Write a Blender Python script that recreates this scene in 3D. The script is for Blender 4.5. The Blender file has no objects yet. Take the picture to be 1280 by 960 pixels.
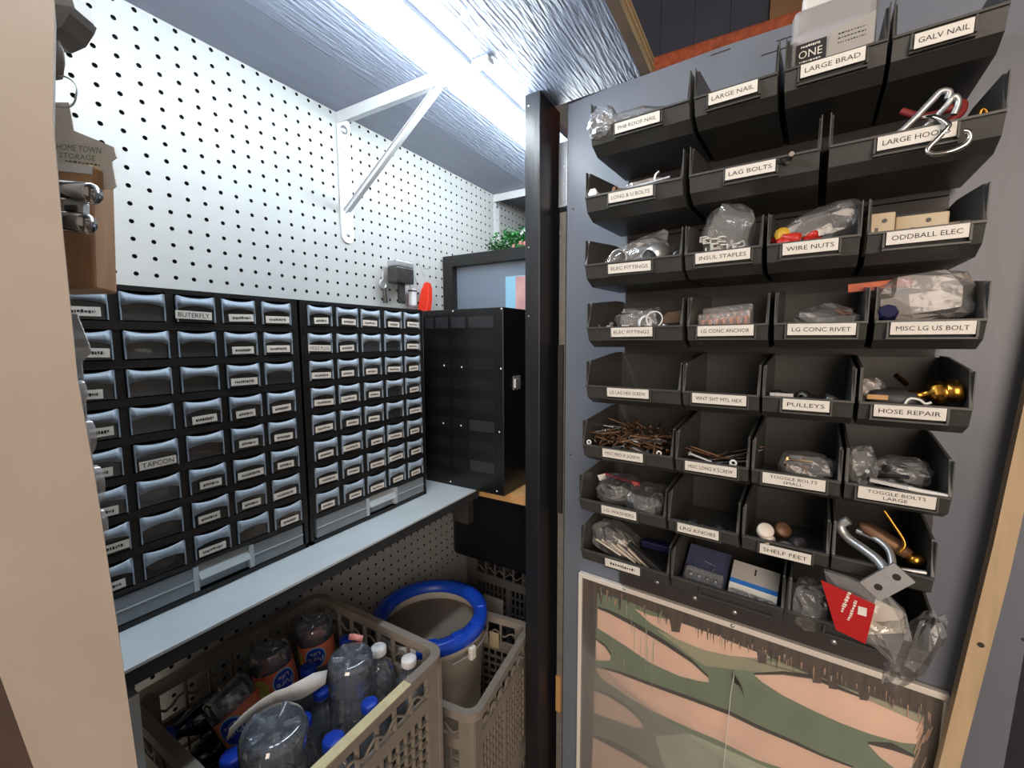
import bpy, bmesh, math, random
from mathutils import Vector, Matrix, noise
random.seed(7)
S = bpy.context.scene
COL = S.collection

# ------------------------------------------------------------------ camera
FPX = 539.6
YAW, PITCH, ROLL = 0.5325, 0.1009, -0.004
CAM = Vector((0.8209, -0.233, 1.45))
FWD = Vector((-math.sin(YAW)*math.cos(PITCH), math.cos(YAW)*math.cos(PITCH), -math.sin(PITCH)))
_r = Vector((math.cos(YAW), math.sin(YAW), 0)); _u = _r.cross(FWD)
RIGHT = math.cos(ROLL)*_r + math.sin(ROLL)*_u
UP = -math.sin(ROLL)*_r + math.cos(ROLL)*_u
cd = bpy.data.cameras.new('camera'); cam = bpy.data.objects.new('camera', cd); COL.objects.link(cam)
cd.sensor_fit = 'HORIZONTAL'; cd.sensor_width = 36; cd.lens = FPX/1280*36; cd.clip_start = 0.02; cd.clip_end = 50
cam.matrix_world = Matrix(((RIGHT.x, UP.x, -FWD.x, CAM.x), (RIGHT.y, UP.y, -FWD.y, CAM.y), (RIGHT.z, UP.z, -FWD.z, CAM.z), (0, 0, 0, 1)))
S.camera = cam

# ------------------------------------------------------------------ world and room light
w = bpy.data.worlds.new('world'); S.world = w; w.use_nodes = True
w.node_tree.nodes['Background'].inputs[0].default_value = (1.0, 0.86, 0.74, 1)
w.node_tree.nodes['Background'].inputs[1].default_value = 0.26
def area_light(name, loc, target, sx, sy, power, color):
    l = bpy.data.lights.new(name, 'AREA'); l.shape = 'RECTANGLE'; l.size = sx; l.size_y = sy; l.energy = power; l.color = color
    o = bpy.data.objects.new(name, l); COL.objects.link(o); o.location = loc
    o.rotation_euler = (Vector(target)-Vector(loc)).to_track_quat('-Z', 'Y').to_euler()
    return o
area_light('open_door_daylight', (1.75, -2.3, 1.9), (0.5, 0.2, 1.3), 1.5, 2.0, 70, (1.0, 0.82, 0.67))
S.view_settings.view_transform = 'Standard'; S.view_settings.look = 'None'
S.view_settings.exposure = 0.0; S.view_settings.gamma = 1.0; S.view_settings.use_curve_mapping = False
LED_STRENGTH = 29.0

# ------------------------------------------------------------------ measuring helpers (points in the room)
TH = 1.4931
NB = Vector((math.cos(TH), math.sin(TH), 0)); TB = Vector((math.sin(TH), -math.cos(TH), 0))   # bin panel: inward normal, rightward
RB = math.atan2(TB.y, TB.x)
PD = 0.832                                                                                     # camera to bin panel
def ray(u, v): return FWD + RIGHT*((u-640)/FPX) - UP*((v-480)/FPX)
def hx(u, v, X): d = ray(u, v); return CAM + d*((X-CAM.x)/d.x)
def hy(u, v, Y): d = ray(u, v); return CAM + d*((Y-CAM.y)/d.y)
def hz(u, v, Z): d = ray(u, v); return CAM + d*((Z-CAM.z)/d.z)
def hb(u, v, D=PD): d = ray(u, v); q = d*(D/d.dot(NB)); return q.dot(TB), CAM.z+q.z
def at(u, v, d): return CAM + ray(u, v)*d
def B(t, z, D=PD):                     # world point at t along the panel, height z, distance D in front of the viewer
    p = CAM + NB*D + TB*t; return Vector((p.x, p.y, z))
def BM(t, z, D=PD):                    # frame on the bin panel: x right, y into the panel, z up
    return Matrix.Translation(B(t, z, D)) @ Matrix.Rotation(RB, 4, 'Z')
def CMX(u, v, d, roll=0.0):            # frame facing the viewer at a point
    p = at(u, v, d)
    m = Matrix(((RIGHT.x, FWD.x, UP.x, p.x), (RIGHT.y, FWD.y, UP.y, p.y), (RIGHT.z, FWD.z, UP.z, p.z), (0, 0, 0, 1)))
    return m @ Matrix.Rotation(roll, 4, 'Y')

# ------------------------------------------------------------------ materials
def lin(c):
    c = c/255.0
    return c/12.92 if c <= 0.04045 else ((c+0.055)/1.055)**2.4
def rgb(r, g, b): return (lin(r), lin(g), lin(b), 1)
MATS = {}
def mat(name, col, rough=0.5, metal=0.0, var=0.0, vscale=30.0, bump=0.0, bscale=200.0, stretch=None, rot=0.0, spots=None, emit=0.0, coat=0.0, spec=0.5, bdist=0.002):
    m = bpy.data.materials.new(name); m.use_nodes = True; nt = m.node_tree; N = nt.nodes; Lk = nt.links
    p = N['Principled BSDF']; p.inputs['Base Color'].default_value = col; p.inputs['Roughness'].default_value = rough
    p.inputs['Metallic'].default_value = metal; p.inputs['Coat Weight'].default_value = coat; p.inputs['Specular IOR Level'].default_value = spec
    tc = N.new('ShaderNodeTexCoord'); mp = N.new('ShaderNodeMapping'); Lk.new(tc.outputs['Object'], mp.inputs['Vector'])
    if stretch: mp.inputs['Scale'].default_value = stretch
    mp.inputs['Rotation'].default_value = (0, 0, rot)
    cur = None
    if var:
        n = N.new('ShaderNodeTexNoise'); n.inputs['Scale'].default_value = vscale; n.inputs['Detail'].default_value = 5
        Lk.new(mp.outputs['Vector'], n.inputs['Vector'])
        r = N.new('ShaderNodeMapRange'); r.inputs['From Min'].default_value = 0.3; r.inputs['From Max'].default_value = 0.7
        r.inputs['To Min'].default_value = 1-var; r.inputs['To Max'].default_value = 1+var; Lk.new(n.outputs['Fac'], r.inputs['Value'])
        mx = N.new('ShaderNodeMix'); mx.data_type = 'RGBA'; mx.blend_type = 'MULTIPLY'; mx.inputs['Factor'].default_value = 1
        mx.inputs['A'].default_value = col; Lk.new(r.outputs['Result'], mx.inputs['B']); cur = mx.outputs['Result']
    if spots:
        scol, sscale, thr = spots
        n2 = N.new('ShaderNodeTexNoise'); n2.inputs['Scale'].default_value = sscale; n2.inputs['Detail'].default_value = 3
        Lk.new(tc.outputs['Object'], n2.inputs['Vector'])
        cr = N.new('ShaderNodeValToRGB'); cr.color_ramp.elements[0].position = thr; cr.color_ramp.elements[1].position = thr+0.03
        Lk.new(n2.outputs['Fac'], cr.inputs['Fac'])
        m2 = N.new('ShaderNodeMix'); m2.data_type = 'RGBA'; Lk.new(cr.outputs['Color'], m2.inputs['Factor'])
        if cur: Lk.new(cur, m2.inputs['A'])
        else: m2.inputs['A'].default_value = col
        m2.inputs['B'].default_value = scol; cur = m2.outputs['Result']
    if cur: Lk.new(cur, p.inputs['Base Color'])
    if bump:
        n3 = N.new('ShaderNodeTexNoise'); n3.inputs['Scale'].default_value = bscale; n3.inputs['Detail'].default_value = 4
        Lk.new(mp.outputs['Vector'], n3.inputs['Vector'])
        b = N.new('ShaderNodeBump'); b.inputs['Strength'].default_value = bump; b.inputs['Distance'].default_value = bdist
        Lk.new(n3.outputs['Fac'], b.inputs['Height']); Lk.new(b.outputs['Normal'], p.inputs['Normal'])
    if emit:
        p.inputs['Emission Color'].default_value = col; p.inputs['Emission Strength'].default_value = emit
    MATS[name] = m; return m
def clear(name, tint, body, gloss_rough=0.08, fac=0.25, haze=0.1, bump=0.0, bscale=60, gain=1.0):
    """thin clear plastic: see-through, with a fresnel sheen and a little milky body"""
    m = bpy.data.materials.new(name); m.use_nodes = True; nt = m.node_tree; N = nt.nodes; Lk = nt.links
    out = N['Material Output']; N.remove(N['Principled BSDF'])
    tr = N.new('ShaderNodeBsdfTransparent'); tr.inputs[0].default_value = tint
    df = N.new('ShaderNodeBsdfDiffuse'); df.inputs[0].default_value = body
    gl = N.new('ShaderNodeBsdfGlossy'); gl.inputs[0].default_value = (1, 1, 1, 1); gl.inputs['Roughness'].default_value = gloss_rough
    a = N.new('ShaderNodeMixShader'); a.inputs[0].default_value = haze; Lk.new(tr.outputs[0], a.inputs[1]); Lk.new(df.outputs[0], a.inputs[2])
    lw = N.new('ShaderNodeFresnel'); lw.inputs['IOR'].default_value = 1.45
    mu = N.new('ShaderNodeMath'); mu.operation = 'MULTIPLY_ADD'; mu.inputs[1].default_value = gain; mu.inputs[2].default_value = fac*0.2
    mu.use_clamp = True
    Lk.new(lw.outputs[0], mu.inputs[0])
    b = N.new('ShaderNodeMixShader'); Lk.new(mu.outputs[0], b.inputs[0]); Lk.new(a.outputs[0], b.inputs[1]); Lk.new(gl.outputs[0], b.inputs[2])
    Lk.new(b.outputs[0], out.inputs['Surface'])
    if bump:
        tc = N.new('ShaderNodeTexCoord'); n3 = N.new('ShaderNodeTexNoise'); n3.inputs['Scale'].default_value = bscale; n3.inputs['Detail'].default_value = 3
        Lk.new(tc.outputs['Object'], n3.inputs['Vector'])
        bp = N.new('ShaderNodeBump'); bp.inputs['Strength'].default_value = bump; bp.inputs['Distance'].default_value = 0.004
        Lk.new(n3.outputs['Fac'], bp.inputs['Height']); Lk.new(bp.outputs['Normal'], gl.inputs['Normal']); Lk.new(bp.outputs['Normal'], df.inputs['Normal'])
    MATS[name] = m; return m

mat('pegboard', rgb(186, 189, 188), 0.45, var=0.03, vscale=14, bump=0.05, bscale=300)
mat('peg_dark', rgb(22, 22, 24), 0.9)
mat('shelf_paint', rgb(132, 138, 156), 0.42, var=0.06, vscale=8, bump=0.12, bscale=40, stretch=(6, 1, 1))
mat('ply_paint', rgb(140, 148, 168), 0.32, var=0.10, vscale=10, bump=1.0, bscale=22, stretch=(9, 0.8, 1), rot=math.radians(-38), bdist=0.006)
mat('raw_ply', rgb(128, 106, 88), 0.8, var=0.15, vscale=12)
mat('ply_edge', rgb(188, 160, 118), 0.7, var=0.35, vscale=30, stretch=(1, 0.3, 30))
mat('panel_paint', rgb(113, 119, 131), 0.34, spec=0.35, var=0.08, vscale=9, bump=0.25, bscale=60, stretch=(1, 1, 0.35), spots=(rgb(84, 86, 96), 34, 0.73))
mat('black_paint', rgb(30, 31, 35), 0.38, var=0.3, vscale=30, bump=0.5, bscale=60, stretch=(1, 1, 0.15))
mat('black_plastic', rgb(24, 24, 25), 0.42, var=0.15, vscale=40)
mat('cabinet_black', rgb(19, 20, 23), 0.3)
mat('smoked', rgb(25, 26, 30), 0.3)
mat('smoked_light', rgb(42, 44, 48), 0.35)
mat('bin_plastic', rgb(66, 66, 65), 0.4, var=0.10, vscale=25, bump=0.08, bscale=150)
mat('rack_plastic', rgb(62, 58, 58), 0.5, var=0.08, vscale=18)
mat('label_white', rgb(226, 222, 214), 0.5, var=0.04, vscale=60)
mat('ink', rgb(28, 28, 30), 0.6)
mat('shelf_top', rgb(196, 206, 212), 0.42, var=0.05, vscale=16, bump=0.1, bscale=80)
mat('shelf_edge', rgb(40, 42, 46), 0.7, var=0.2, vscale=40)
mat('white_metal', rgb(228, 230, 232), 0.35)
mat('zinc', rgb(196, 198, 200), 0.36, 0.75, var=0.08, vscale=60)
mat('steel_dark', rgb(96, 94, 92), 0.4, 0.9, var=0.2, vscale=80)
mat('chrome', rgb(210, 208, 205), 0.14, 1.0)
mat('brass', rgb(196, 142, 60), 0.25, 1.0)
mat('rust', rgb(112, 84, 62), 0.5, 0.5, var=0.3, vscale=90)
mat('red_plastic', rgb(192, 44, 34), 0.4)
mat('red_rubber', rgb(132, 42, 38), 0.5)
mat('orange_red', rgb(226, 52, 28), 0.35)
mat('yellow_plastic', rgb(214, 172, 60), 0.4)
mat('orange_soft', rgb(196, 132, 104), 0.5, var=0.15, vscale=60)
mat('beige_plastic', rgb(196, 178, 148), 0.5, var=0.05)
mat('white_plastic', rgb(222, 220, 216), 0.4)
mat('jar_white', rgb(214, 212, 212), 0.35)
mat('grey_paper', rgb(164, 160, 156), 0.5)
mat('dark_grey', rgb(50, 50, 52), 0.45, var=0.2, vscale=60)
mat('navy', rgb(24, 28, 62), 0.3)
mat('blue_cap', rgb(24, 66, 190), 0.35)
mat('blue_print', rgb(40, 110, 190), 0.4)
mat('white_cap', rgb(232, 232, 234), 0.35)
mat('crate_grey', rgb(134, 126, 118), 0.55, var=0.10, vscale=25, bump=0.08, bscale=120)
mat('crate_dark', rgb(78, 78, 80), 0.55, var=0.1, vscale=25)
mat('tape', rgb(206, 198, 160), 0.5, var=0.12, vscale=70)
mat('bucket_white', rgb(206, 200, 188), 0.45, var=0.05, vscale=20)
mat('bucket_fill', rgb(136, 126, 112), 0.9, var=0.12, vscale=24, spots=(rgb(82, 62, 44), 9, 0.66))
mat('lid_blue', rgb(22, 74, 200), 0.35)
mat('beige_trim', rgb(156, 145, 134), 0.55, var=0.05, vscale=14, bump=0.04, bscale=150, spots=(rgb(128, 100, 84), 46, 0.77))
mat('brown_wood', rgb(190, 144, 104), 0.55, var=0.14, vscale=22, stretch=(6, 6, 0.8))
mat('dark_wood', rgb(62, 46, 40), 0.7, var=0.2, vscale=14)
mat('batten_wood', rgb(196, 172, 138), 0.6, var=0.10, vscale=16, stretch=(5, 5, 0.7), spots=(rgb(128, 102, 78), 13, 0.72))
mat('tan_wood', rgb(190, 148, 98), 0.6, var=0.12, vscale=16)
mat('tag_paper', rgb(222, 212, 200), 0.5)
mat('tag_green', rgb(92, 124, 92), 0.6)
mat('leaf', rgb(40, 122, 54), 0.45, var=0.35, vscale=70)
mat('flower', rgb(222, 150, 150), 0.5, var=0.2, vscale=90)
mat('pane_grey', rgb(116, 132, 150), 0.25, var=0.05, vscale=6)
mat('card_blue', rgb(140, 196, 224), 0.4)
mat('card_pink', rgb(206, 160, 160), 0.5, var=0.2, vscale=30)
mat('frame_white', rgb(232, 226, 218), 0.45)
mat('camo_green', rgb(122, 142, 118), 0.4, var=0.12, vscale=16, spec=0.3)
mat('camo_khaki', rgb(172, 172, 148), 0.4, var=0.10, vscale=18, spec=0.3)
mat('camo_light', rgb(190, 204, 178), 0.4, var=0.14, vscale=24, spec=0.3)
mat('camo_pink', rgb(248, 214, 194), 0.4, var=0.08, vscale=12, spec=0.3)
mat('camo_dark', rgb(48, 44, 38), 0.4, var=0.2, vscale=30, spec=0.3)
mat('camo_border', rgb(78, 64, 56), 0.4, var=0.55, vscale=12, stretch=(14, 14, 0.6), spec=0.3)
mat('camo_streak', rgb(196, 158, 132), 0.4, var=0.3, vscale=30, spec=0.3)
mat('floor_dark', rgb(70, 64, 60), 0.8, var=0.2, vscale=6)
mat('wall_dark', rgb(46, 48, 54), 0.8, var=0.15, vscale=5)
mat('roof_slate', rgb(74, 78, 96), 0.8, var=0.12, vscale=5)
mat('roof_red', rgb(196, 104, 74), 0.7, var=0.25, vscale=40)
mat('roof_tan', rgb(150, 116, 88), 0.8, var=0.15, vscale=8)
mat('lock_grey', rgb(120, 114, 108), 0.4, var=0.15, vscale=60)
mat('alu', rgb(170, 172, 176), 0.35, 0.8)
mat('led', (1.0, 1.0, 1.0, 1), 0.4, emit=LED_STRENGTH)
MATS['led'].node_tree.nodes['Principled BSDF'].inputs['Emission Color'].default_value = (0.86, 0.95, 1.0, 1)
mat('drawer_handle', rgb(150, 166, 182), 0.32, var=0.06, vscale=40)
mat('tray_plastic', rgb(120, 128, 134), 0.35, var=0.12, vscale=20)
mat('tray_light', rgb(176, 186, 190), 0.35)
mat('packet_blue', rgb(64, 70, 96), 0.3, var=0.1, vscale=30)
mat('packet_red', rgb(176, 30, 34), 0.35)
mat('gasket_red', rgb(150, 46, 54), 0.4)
mat('paper_white', rgb(222, 220, 216), 0.6)
mat('label_orange', rgb(240, 130, 96), 0.4, var=0.2, vscale=60)
mat('label_lime', rgb(226, 216, 110), 0.4, var=0.2, vscale=60)
mat('strips', rgb(214, 202, 184), 0.5, var=0.1, vscale=40)
clear('drawer_front', (0.75, 0.78, 0.8, 1), rgb(120, 128, 134), 0.15, 0.1, 0.16)
clear('bag', (0.95, 0.95, 0.95, 1), rgb(206, 206, 206), 0.16, 0.12, 0.16, bump=0.6, bscale=70, gain=0.55)
clear('bag_milky', (0.93, 0.93, 0.93, 1), rgb(214, 208, 204), 0.2, 0.15, 0.36, bump=0.6, bscale=60, gain=0.6)
clear('bottle', (0.93, 0.95, 0.97, 1), rgb(196, 212, 236), 0.05, 0.3, 0.13, gain=1.5)
clear('bottle_shaded', (0.16, 0.22, 0.55, 1), rgb(24, 34, 90), 0.06, 0.3, 0.35)  # same clear bottle plastic, coloured dark blue for the shade under the shelf
clear('jar_clear', (0.9, 0.9, 0.92, 1), rgb(220, 220, 222), 0.1, 0.4, 0.45)
clear('wrap', (0.98, 0.98, 0.98, 1), rgb(200, 200, 200), 0.42, 0.05, 0.04, bump=0.12, bscale=30, gain=0.8)

# ------------------------------------------------------------------ mesh building
class MB:
    def __init__(s, *mats): s.v = []; s.f = []; s.m = []; s.s = []; s.mats = list(mats)
    def add(s, vs, fs, mi=0, smooth=False, M=None):
        o = len(s.v)
        s.v += [tuple(M @ Vector(q)) if M is not None else tuple(q) for q in vs]
        for f in fs: s.f.append([o+i for i in f]); s.m.append(mi); s.s.append(smooth)
        return s
    def box(s, x0, x1, y0, y1, z0, z1, mi=0, M=None):
        v = [(x, y, z) for z in (z0, z1) for y in (y0, y1) for x in (x0, x1)]
        return s.add(v, [(0, 2, 3, 1), (4, 5, 7, 6), (0, 1, 5, 4), (2, 6, 7, 3), (0, 4, 6, 2), (1, 3, 7, 5)], mi, False, M)
    def bbox(s, x0, x1, y0, y1, z0, z1, b, mi=0, M=None):      # box with chamfered edges
        bm = bmesh.new(); bmesh.ops.create_cube(bm, size=1)
        for q in bm.verts: q.co = Vector(((x0+x1)/2+q.co.x*(x1-x0), (y0+y1)/2+q.co.y*(y1-y0), (z0+z1)/2+q.co.z*(z1-z0)))
        bmesh.ops.bevel(bm, geom=bm.edges[:], offset=b, segments=2, affect='EDGES', profile=0.5)
        bm.verts.index_update()
        s.add([q.co.copy() for q in bm.verts], [[q.index for q in f.verts] for f in bm.faces], mi, False, M); bm.free(); return s
    def tube(s, pts, r, n=8, mi=0, closed=False, M=None):
        pts = [Vector(q) for q in pts]; k = len(pts); rs = r if isinstance(r, (list, tuple)) else [r]*k
        rings = []; prev = None
        for i, q in enumerate(pts):
            a = pts[(i-1) % k] if (closed or i > 0) else q; b = pts[(i+1) % k] if (closed or i < k-1) else q
            t = (b-a).normalized() if (b-a).length > 1e-9 else Vector((0, 0, 1))
            if prev is None: x = t.orthogonal().normalized()
            else:
                x = prev-t*prev.dot(t); x = x.normalized() if x.length > 1e-6 else t.orthogonal().normalized()
            prev = x; y = t.cross(x)
            rings.append([q+(x*math.cos(2*math.pi*j/n)+y*math.sin(2*math.pi*j/n))*rs[i] for j in range(n)])
        vs = [q for ring in rings for q in ring]; fs = []
        for i in range(k if closed else k-1):
            for j in range(n):
                a = i*n+j; b = i*n+(j+1) % n; c = ((i+1) % k)*n+(j+1) % n; d = ((i+1) % k)*n+j
                fs.append((a, b, c, d))
        s.add(vs, fs, mi, True, M)
        if not closed: s.add(rings[0], [list(range(n))[::-1]], mi, False, M); s.add(rings[-1], [list(range(n))], mi, False, M)
        return s
    def lathe(s, prof, n=20, mi=0, M=None, a0=0.0, a1=2*math.pi, smooth=True):
        full = abs(a1-a0-2*math.pi) < 1e-6; cols = n if full else n+1
        vs = [(r*math.cos(a0+(a1-a0)*j/n), r*math.sin(a0+(a1-a0)*j/n), z) for r, z in prof for j in range(cols)]
        fs = []
        for i in range(len(prof)-1):
            for j in range(n):
                jj = (j+1) % cols
                fs.append((i*cols+j, i*cols+jj, (i+1)*cols+jj, (i+1)*cols+j))
        return s.add(vs, fs, mi, smooth, M)
    def cyl(s, r, z0, z1, n=16, mi=0, M=None):
        return s.lathe([(1e-5, z0), (r, z0), (r, z1), (1e-5, z1)], n, mi, M, smooth=False)
    def prism(s, poly, h0, h1, mi=0, M=None, ax='y'):          # polygon in two axes, pushed along the third
        def pt(a, b, h): return {'y': (a, h, b), 'x': (h, a, b), 'z': (a, b, h)}[ax]
        n = len(poly); vs = [pt(a, b, h0) for a, b in poly]+[pt(a, b, h1) for a, b in poly]
        fs = [list(range(n))[::-1], list(range(n, 2*n))]+[(i, (i+1) % n, n+(i+1) % n, n+i) for i in range(n)]
        return s.add(vs, fs, mi, False, M)
    def sheet(s, line, x0, x1, th, mi=0, M=None):              # bent sheet: polyline in (y, z), pushed along x, with a thickness
        P = [Vector((a, b)) for a, b in line]; inn = []
        for i, q in enumerate(P):
            a = P[max(i-1, 0)]; b = P[min(i+1, len(P)-1)]; t = (b-a).normalized(); inn.append(q+Vector((-t.y, t.x))*th)
        n = len(P); vs = [(x, q.x, q.y) for x in (x0, x1) for q in P]+[(x, q.x, q.y) for x in (x0, x1) for q in inn]
        fs = []
        for i in range(n-1):
            fs += [(i, i+1, n+i+1, n+i), (2*n+i, 3*n+i, 3*n+i+1, 2*n+i+1), (i, 2*n+i, 2*n+i+1, i+1), (n+i, n+i+1, 3*n+i+1, 3*n+i)]
        fs += [(0, n, 3*n, 2*n), (n-1, 3*n-1, 4*n-1, 2*n-1)]
        return s.add(vs, fs, mi, False, M)
    def ribbon(s, pts, widths, up, th, mi=0, M=None, smooth=True):
        pts = [Vector(q) for q in pts]; vs = []; k = len(pts)
        ups = up if isinstance(up, list) else [Vector(up)]*k
        for i, q in enumerate(pts):
            t = (pts[min(i+1, k-1)]-pts[max(i-1, 0)]).normalized(); uu = Vector(ups[i]).normalized(); nn = t.cross(uu).normalized()
            w_ = widths[i] if isinstance(widths, (list, tuple)) else widths
            vs += [q+uu*w_/2+nn*th/2, q-uu*w_/2+nn*th/2, q-uu*w_/2-nn*th/2, q+uu*w_/2-nn*th/2]
        fs = [(4*i+j, 4*i+(j+1) % 4, 4*i+4+(j+1) % 4, 4*i+4+j) for i in range(k-1) for j in range(4)]+[(0, 3, 2, 1), (4*k-4, 4*k-3, 4*k-2, 4*k-1)]
        return s.add(vs, fs, mi, smooth, M)
    def text(s, txt, width, height, M, mi=0, fn=None):
        vs, fs, x0, x1, y0, y1 = text_mesh(txt)
        sx = width/max(x1-x0, 1e-6); sy = height/max(y1-y0, 1e-6)
        q = [((a-(x0+x1)/2)*sx, 0.0, (b-(y0+y1)/2)*sy) for a, b in vs]
        if fn: q = [fn(p) for p in q]
        return s.add(q, fs, mi, False, M)
    def mesh(s, name):
        me = bpy.data.meshes.new(name); me.from_pydata(s.v, [], s.f)
        for m in s.mats: me.materials.append(MATS[m])
        me.polygons.foreach_set('material_index', s.m); me.polygons.foreach_set('use_smooth', s.s); me.update(); return me
    def build(s, name, parent=None, M=None): return link(name, s.mesh(name), parent, M)
_tc = {}
def text_mesh(txt):
    if txt in _tc: return _tc[txt]
    cu = bpy.data.curves.new('lettering', 'FONT'); cu.body = txt; cu.size = 1; cu.resolution_u = 2
    ob = bpy.data.objects.new('lettering', cu); me = bpy.data.meshes.new_from_object(ob)
    vs = [(v.co.x, v.co.y) for v in me.vertices]; fs = [list(p.vertices) for p in me.polygons]
    bpy.data.objects.remove(ob); bpy.data.curves.remove(cu); bpy.data.meshes.remove(me)
    xs = [a for a, b in vs] or [0]; ys = [b for a, b in vs] or [0]
    _tc[txt] = (vs, fs, min(xs), max(xs), min(ys), max(ys)); return _tc[txt]
def link(name, data, parent=None, M=None):
    o = bpy.data.objects.new(name, data); COL.objects.link(o)
    if parent is not None: o.parent = parent
    if M is not None: o.matrix_local = M
    return o
def tag(o, label, cat, group=None, kind=None):
    o['label'] = label; o['category'] = cat
    if group: o['group'] = group
    if kind: o['kind'] = kind
    return o
def thing(name, label, cat, M=None, group=None):
    o = bpy.data.objects.new(name, None); COL.objects.link(o); o.empty_display_size = 0.02
    if M is not None: o.matrix_world = M
    return tag(o, label, cat, group)
def struct(o, label=None):
    o['kind'] = 'structure'
    if label: o['label'] = label
    return o
T = Matrix.Translation
def R(a, ax): return Matrix.Rotation(a, 4, ax)
def rad(d): return math.radians(d)

# ================================================================== THE SETTING
U = 0.0254; Z0 = 1.9328
def pegboard():
    mb = MB('pegboard', 'peg_dark'); h = U/2; r = 0.0034; n = 8; th = 0.005
    y0i, y1i, z1i, z0i = -26, 66, 0, 47
    for i in range(y0i, y1i):
        for j in range(z1i, z0i):
            cy, cz = i*U, Z0-j*U
            if j in range(17, 33) and i < 19: continue             # behind the drawer cabinets
            if j in range(17, 33): continue
            o = len(mb.v)
            sq = [(h, 0), (h, h), (0, h), (-h, h), (-h, 0), (-h, -h), (0, -h), (h, -h)]
            vs = [(0, cy+a, cz+b) for a, b in sq]
            ci = [(0, cy+r*math.cos(k*math.pi/4), cz+r*math.sin(k*math.pi/4)) for k in range(8)]
            cb = [(-th, b, c) for a, b, c in ci]
            fs = [(k, (k+1) % 8, 8+(k+1) % 8, 8+k) for k in range(8)]
            mb.add(vs+ci+cb, fs, 0)
            for k in range(8): mb.f.append([o+8+k, o+8+(k+1) % 8, o+16+(k+1) % 8, o+16+k]); mb.m.append(1); mb.s.append(False)
    zt, zb = Z0+h, Z0-(z0i-0.5)*U
    mb.box(-0.03, -th, -0.9, 1.75, 0.0, 2.9, 1)                     # dark cavity behind the holes
    zm1, zm0 = Z0-16.5*U, Z0-32.5*U
    mb.box(-th, 0, y0i*U-h, y1i*U-h, zm0, zm1)                      # plain band behind the cabinets
    mb.box(-th, 0, -0.9, y0i*U-h, zb, zt)
    mb.box(-th, 0, -0.9, 1.75, 0, zb)
    mb.box(-th, 0, -0.9, 1.75, zt, 2.9)
    return struct(mb.build('wall_left'), 'white pegboard wall with a grid of small round holes')
pegboard()
struct(MB('floor_dark').box(-0.5, 3.5, -3.0, 2.2, -0.05, 0).build('floor'), 'dark floor under the crates')
bw = struct(MB('wall_dark').box(-0.1, 2.6, 1.76, 1.82, 0, 2.95).build('wall_back'), 'dark wall behind the black post')
struct(MB('wall_dark').box(1.10, 2.6, 0.98, 1.02, 0, 2.95).build('wall_right'), 'dark wall beyond the panel')
struct(MB('roof_slate').box(-0.1, 2.6, -0.6, 1.82, 2.95, 3.0).build('ceiling'), 'dark slate roof underside')
# what shows above the bin panel: slate boards, a rust red rail, a tan beam
sl0 = hy(962, 10, 1.66).x
for k in range(7):
    x1 = sl0-k*0.125
    o = tag(MB('roof_slate').box(x1-0.1235, x1, 1.66, 1.70, 2.2, 2.949).build('slate_board'), 'upright dark slate blue board above the rust red rail', 'board'); o['group'] = 'slate boards above the bin panel'
rz = hy(900, 43, 1.60).z
rx0 = hy(812, 80, 1.60).x
tag(MB('roof_red').bbox(rx0, 1.05, 1.60, 1.655, rz-0.20, rz, 0.012).build('red_rail'), 'rust red rail behind the top edge of the blue-grey panel', 'rail')
tag(MB('roof_tan').box(sl0+0.002, sl0+0.30, 1.64, 1.70, 2.2, 2.949).build('tan_beam'), 'tan beam beside the dark slate boards', 'beam')

# ------------------------------------------------------------------ overhead shelf
ZS = 1.9387
sh = thing('overhead_shelf', 'blue-grey painted plywood shelf over the light tube on white brackets', 'shelf', T((0.3, 0.3, ZS)))
def part(mb, name, parent):              # mesh given in world coordinates, put under its thing
    inv = parent.matrix_world.inverted() if parent.parent is None else (parent.parent.matrix_world @ parent.matrix_local).inverted()
    mb.v = [tuple(inv @ Vector(q)) for q in mb.v]; return mb.build(name, parent)
bpy.context.view_layer.update()
part(MB('shelf_paint').box(0.0005, 0.1455, -0.7, 1.74, ZS, ZS+0.022), 'board', sh)
part(MB('ply_paint').prism([(0.147, -0.7), (0.595, -0.7), (0.595, 0.63), (0.375, 0.645), (0.375, 1.74), (0.147, 1.74)], ZS, ZS+0.022, ax='z'), 'board', sh)
part(MB('raw_ply').box(0.5955, 0.612, -0.7, 0.632, ZS-0.001, ZS+0.022), 'raw_strip', sh)
for k in range(4): part(MB('ply_edge' if k % 2 == 0 else 'batten_wood').box(0.6125, 0.6165+0.0012*(k % 2), -0.7, 0.632, ZS-0.001+0.0065*k, ZS+0.0052+0.0065*k), 'ply_layer', sh)

# ------------------------------------------------------------------ LED tube
lt = thing('tube_light', 'glowing white tube light fixed under the overhead shelf', 'light', T((0.335, 0.3, ZS)))
y0, y1 = -0.45, 0.98; cx, cz, rr = 0.334, 1.908, 0.0235
part(MB('led').tube([(cx, y0, cz), (cx, y1, cz)], rr, 20), 'diffuser', lt)
part(MB('white_metal').box(cx-0.011, cx+0.011, y0, y1, cz+rr-0.002, ZS), 'housing', lt)
part(MB('alu').box(cx+0.0115, cx+0.0165, y0, y1, cz+rr-0.003, ZS-0.001), 'side_rail', lt)
for y in (0.436, 0.02):
    m = MB('white_metal'); m.bbox(cx+rr-0.004, cx+rr+0.030, y-0.011, y+0.011, ZS-0.012, ZS-0.002, 0.003); m.cyl(0.004, 0, 0.002, 10, 0, T((cx+rr+0.019, y, ZS-0.0145)))
    part(m, 'mounting_clip', lt)
for y in (y0-0.01, y1): part(MB('white_metal').box(cx-rr-0.002, cx+rr+0.002, y, y+0.01, cz-rr-0.002, ZS-0.003), 'end_cap', lt)

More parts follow.
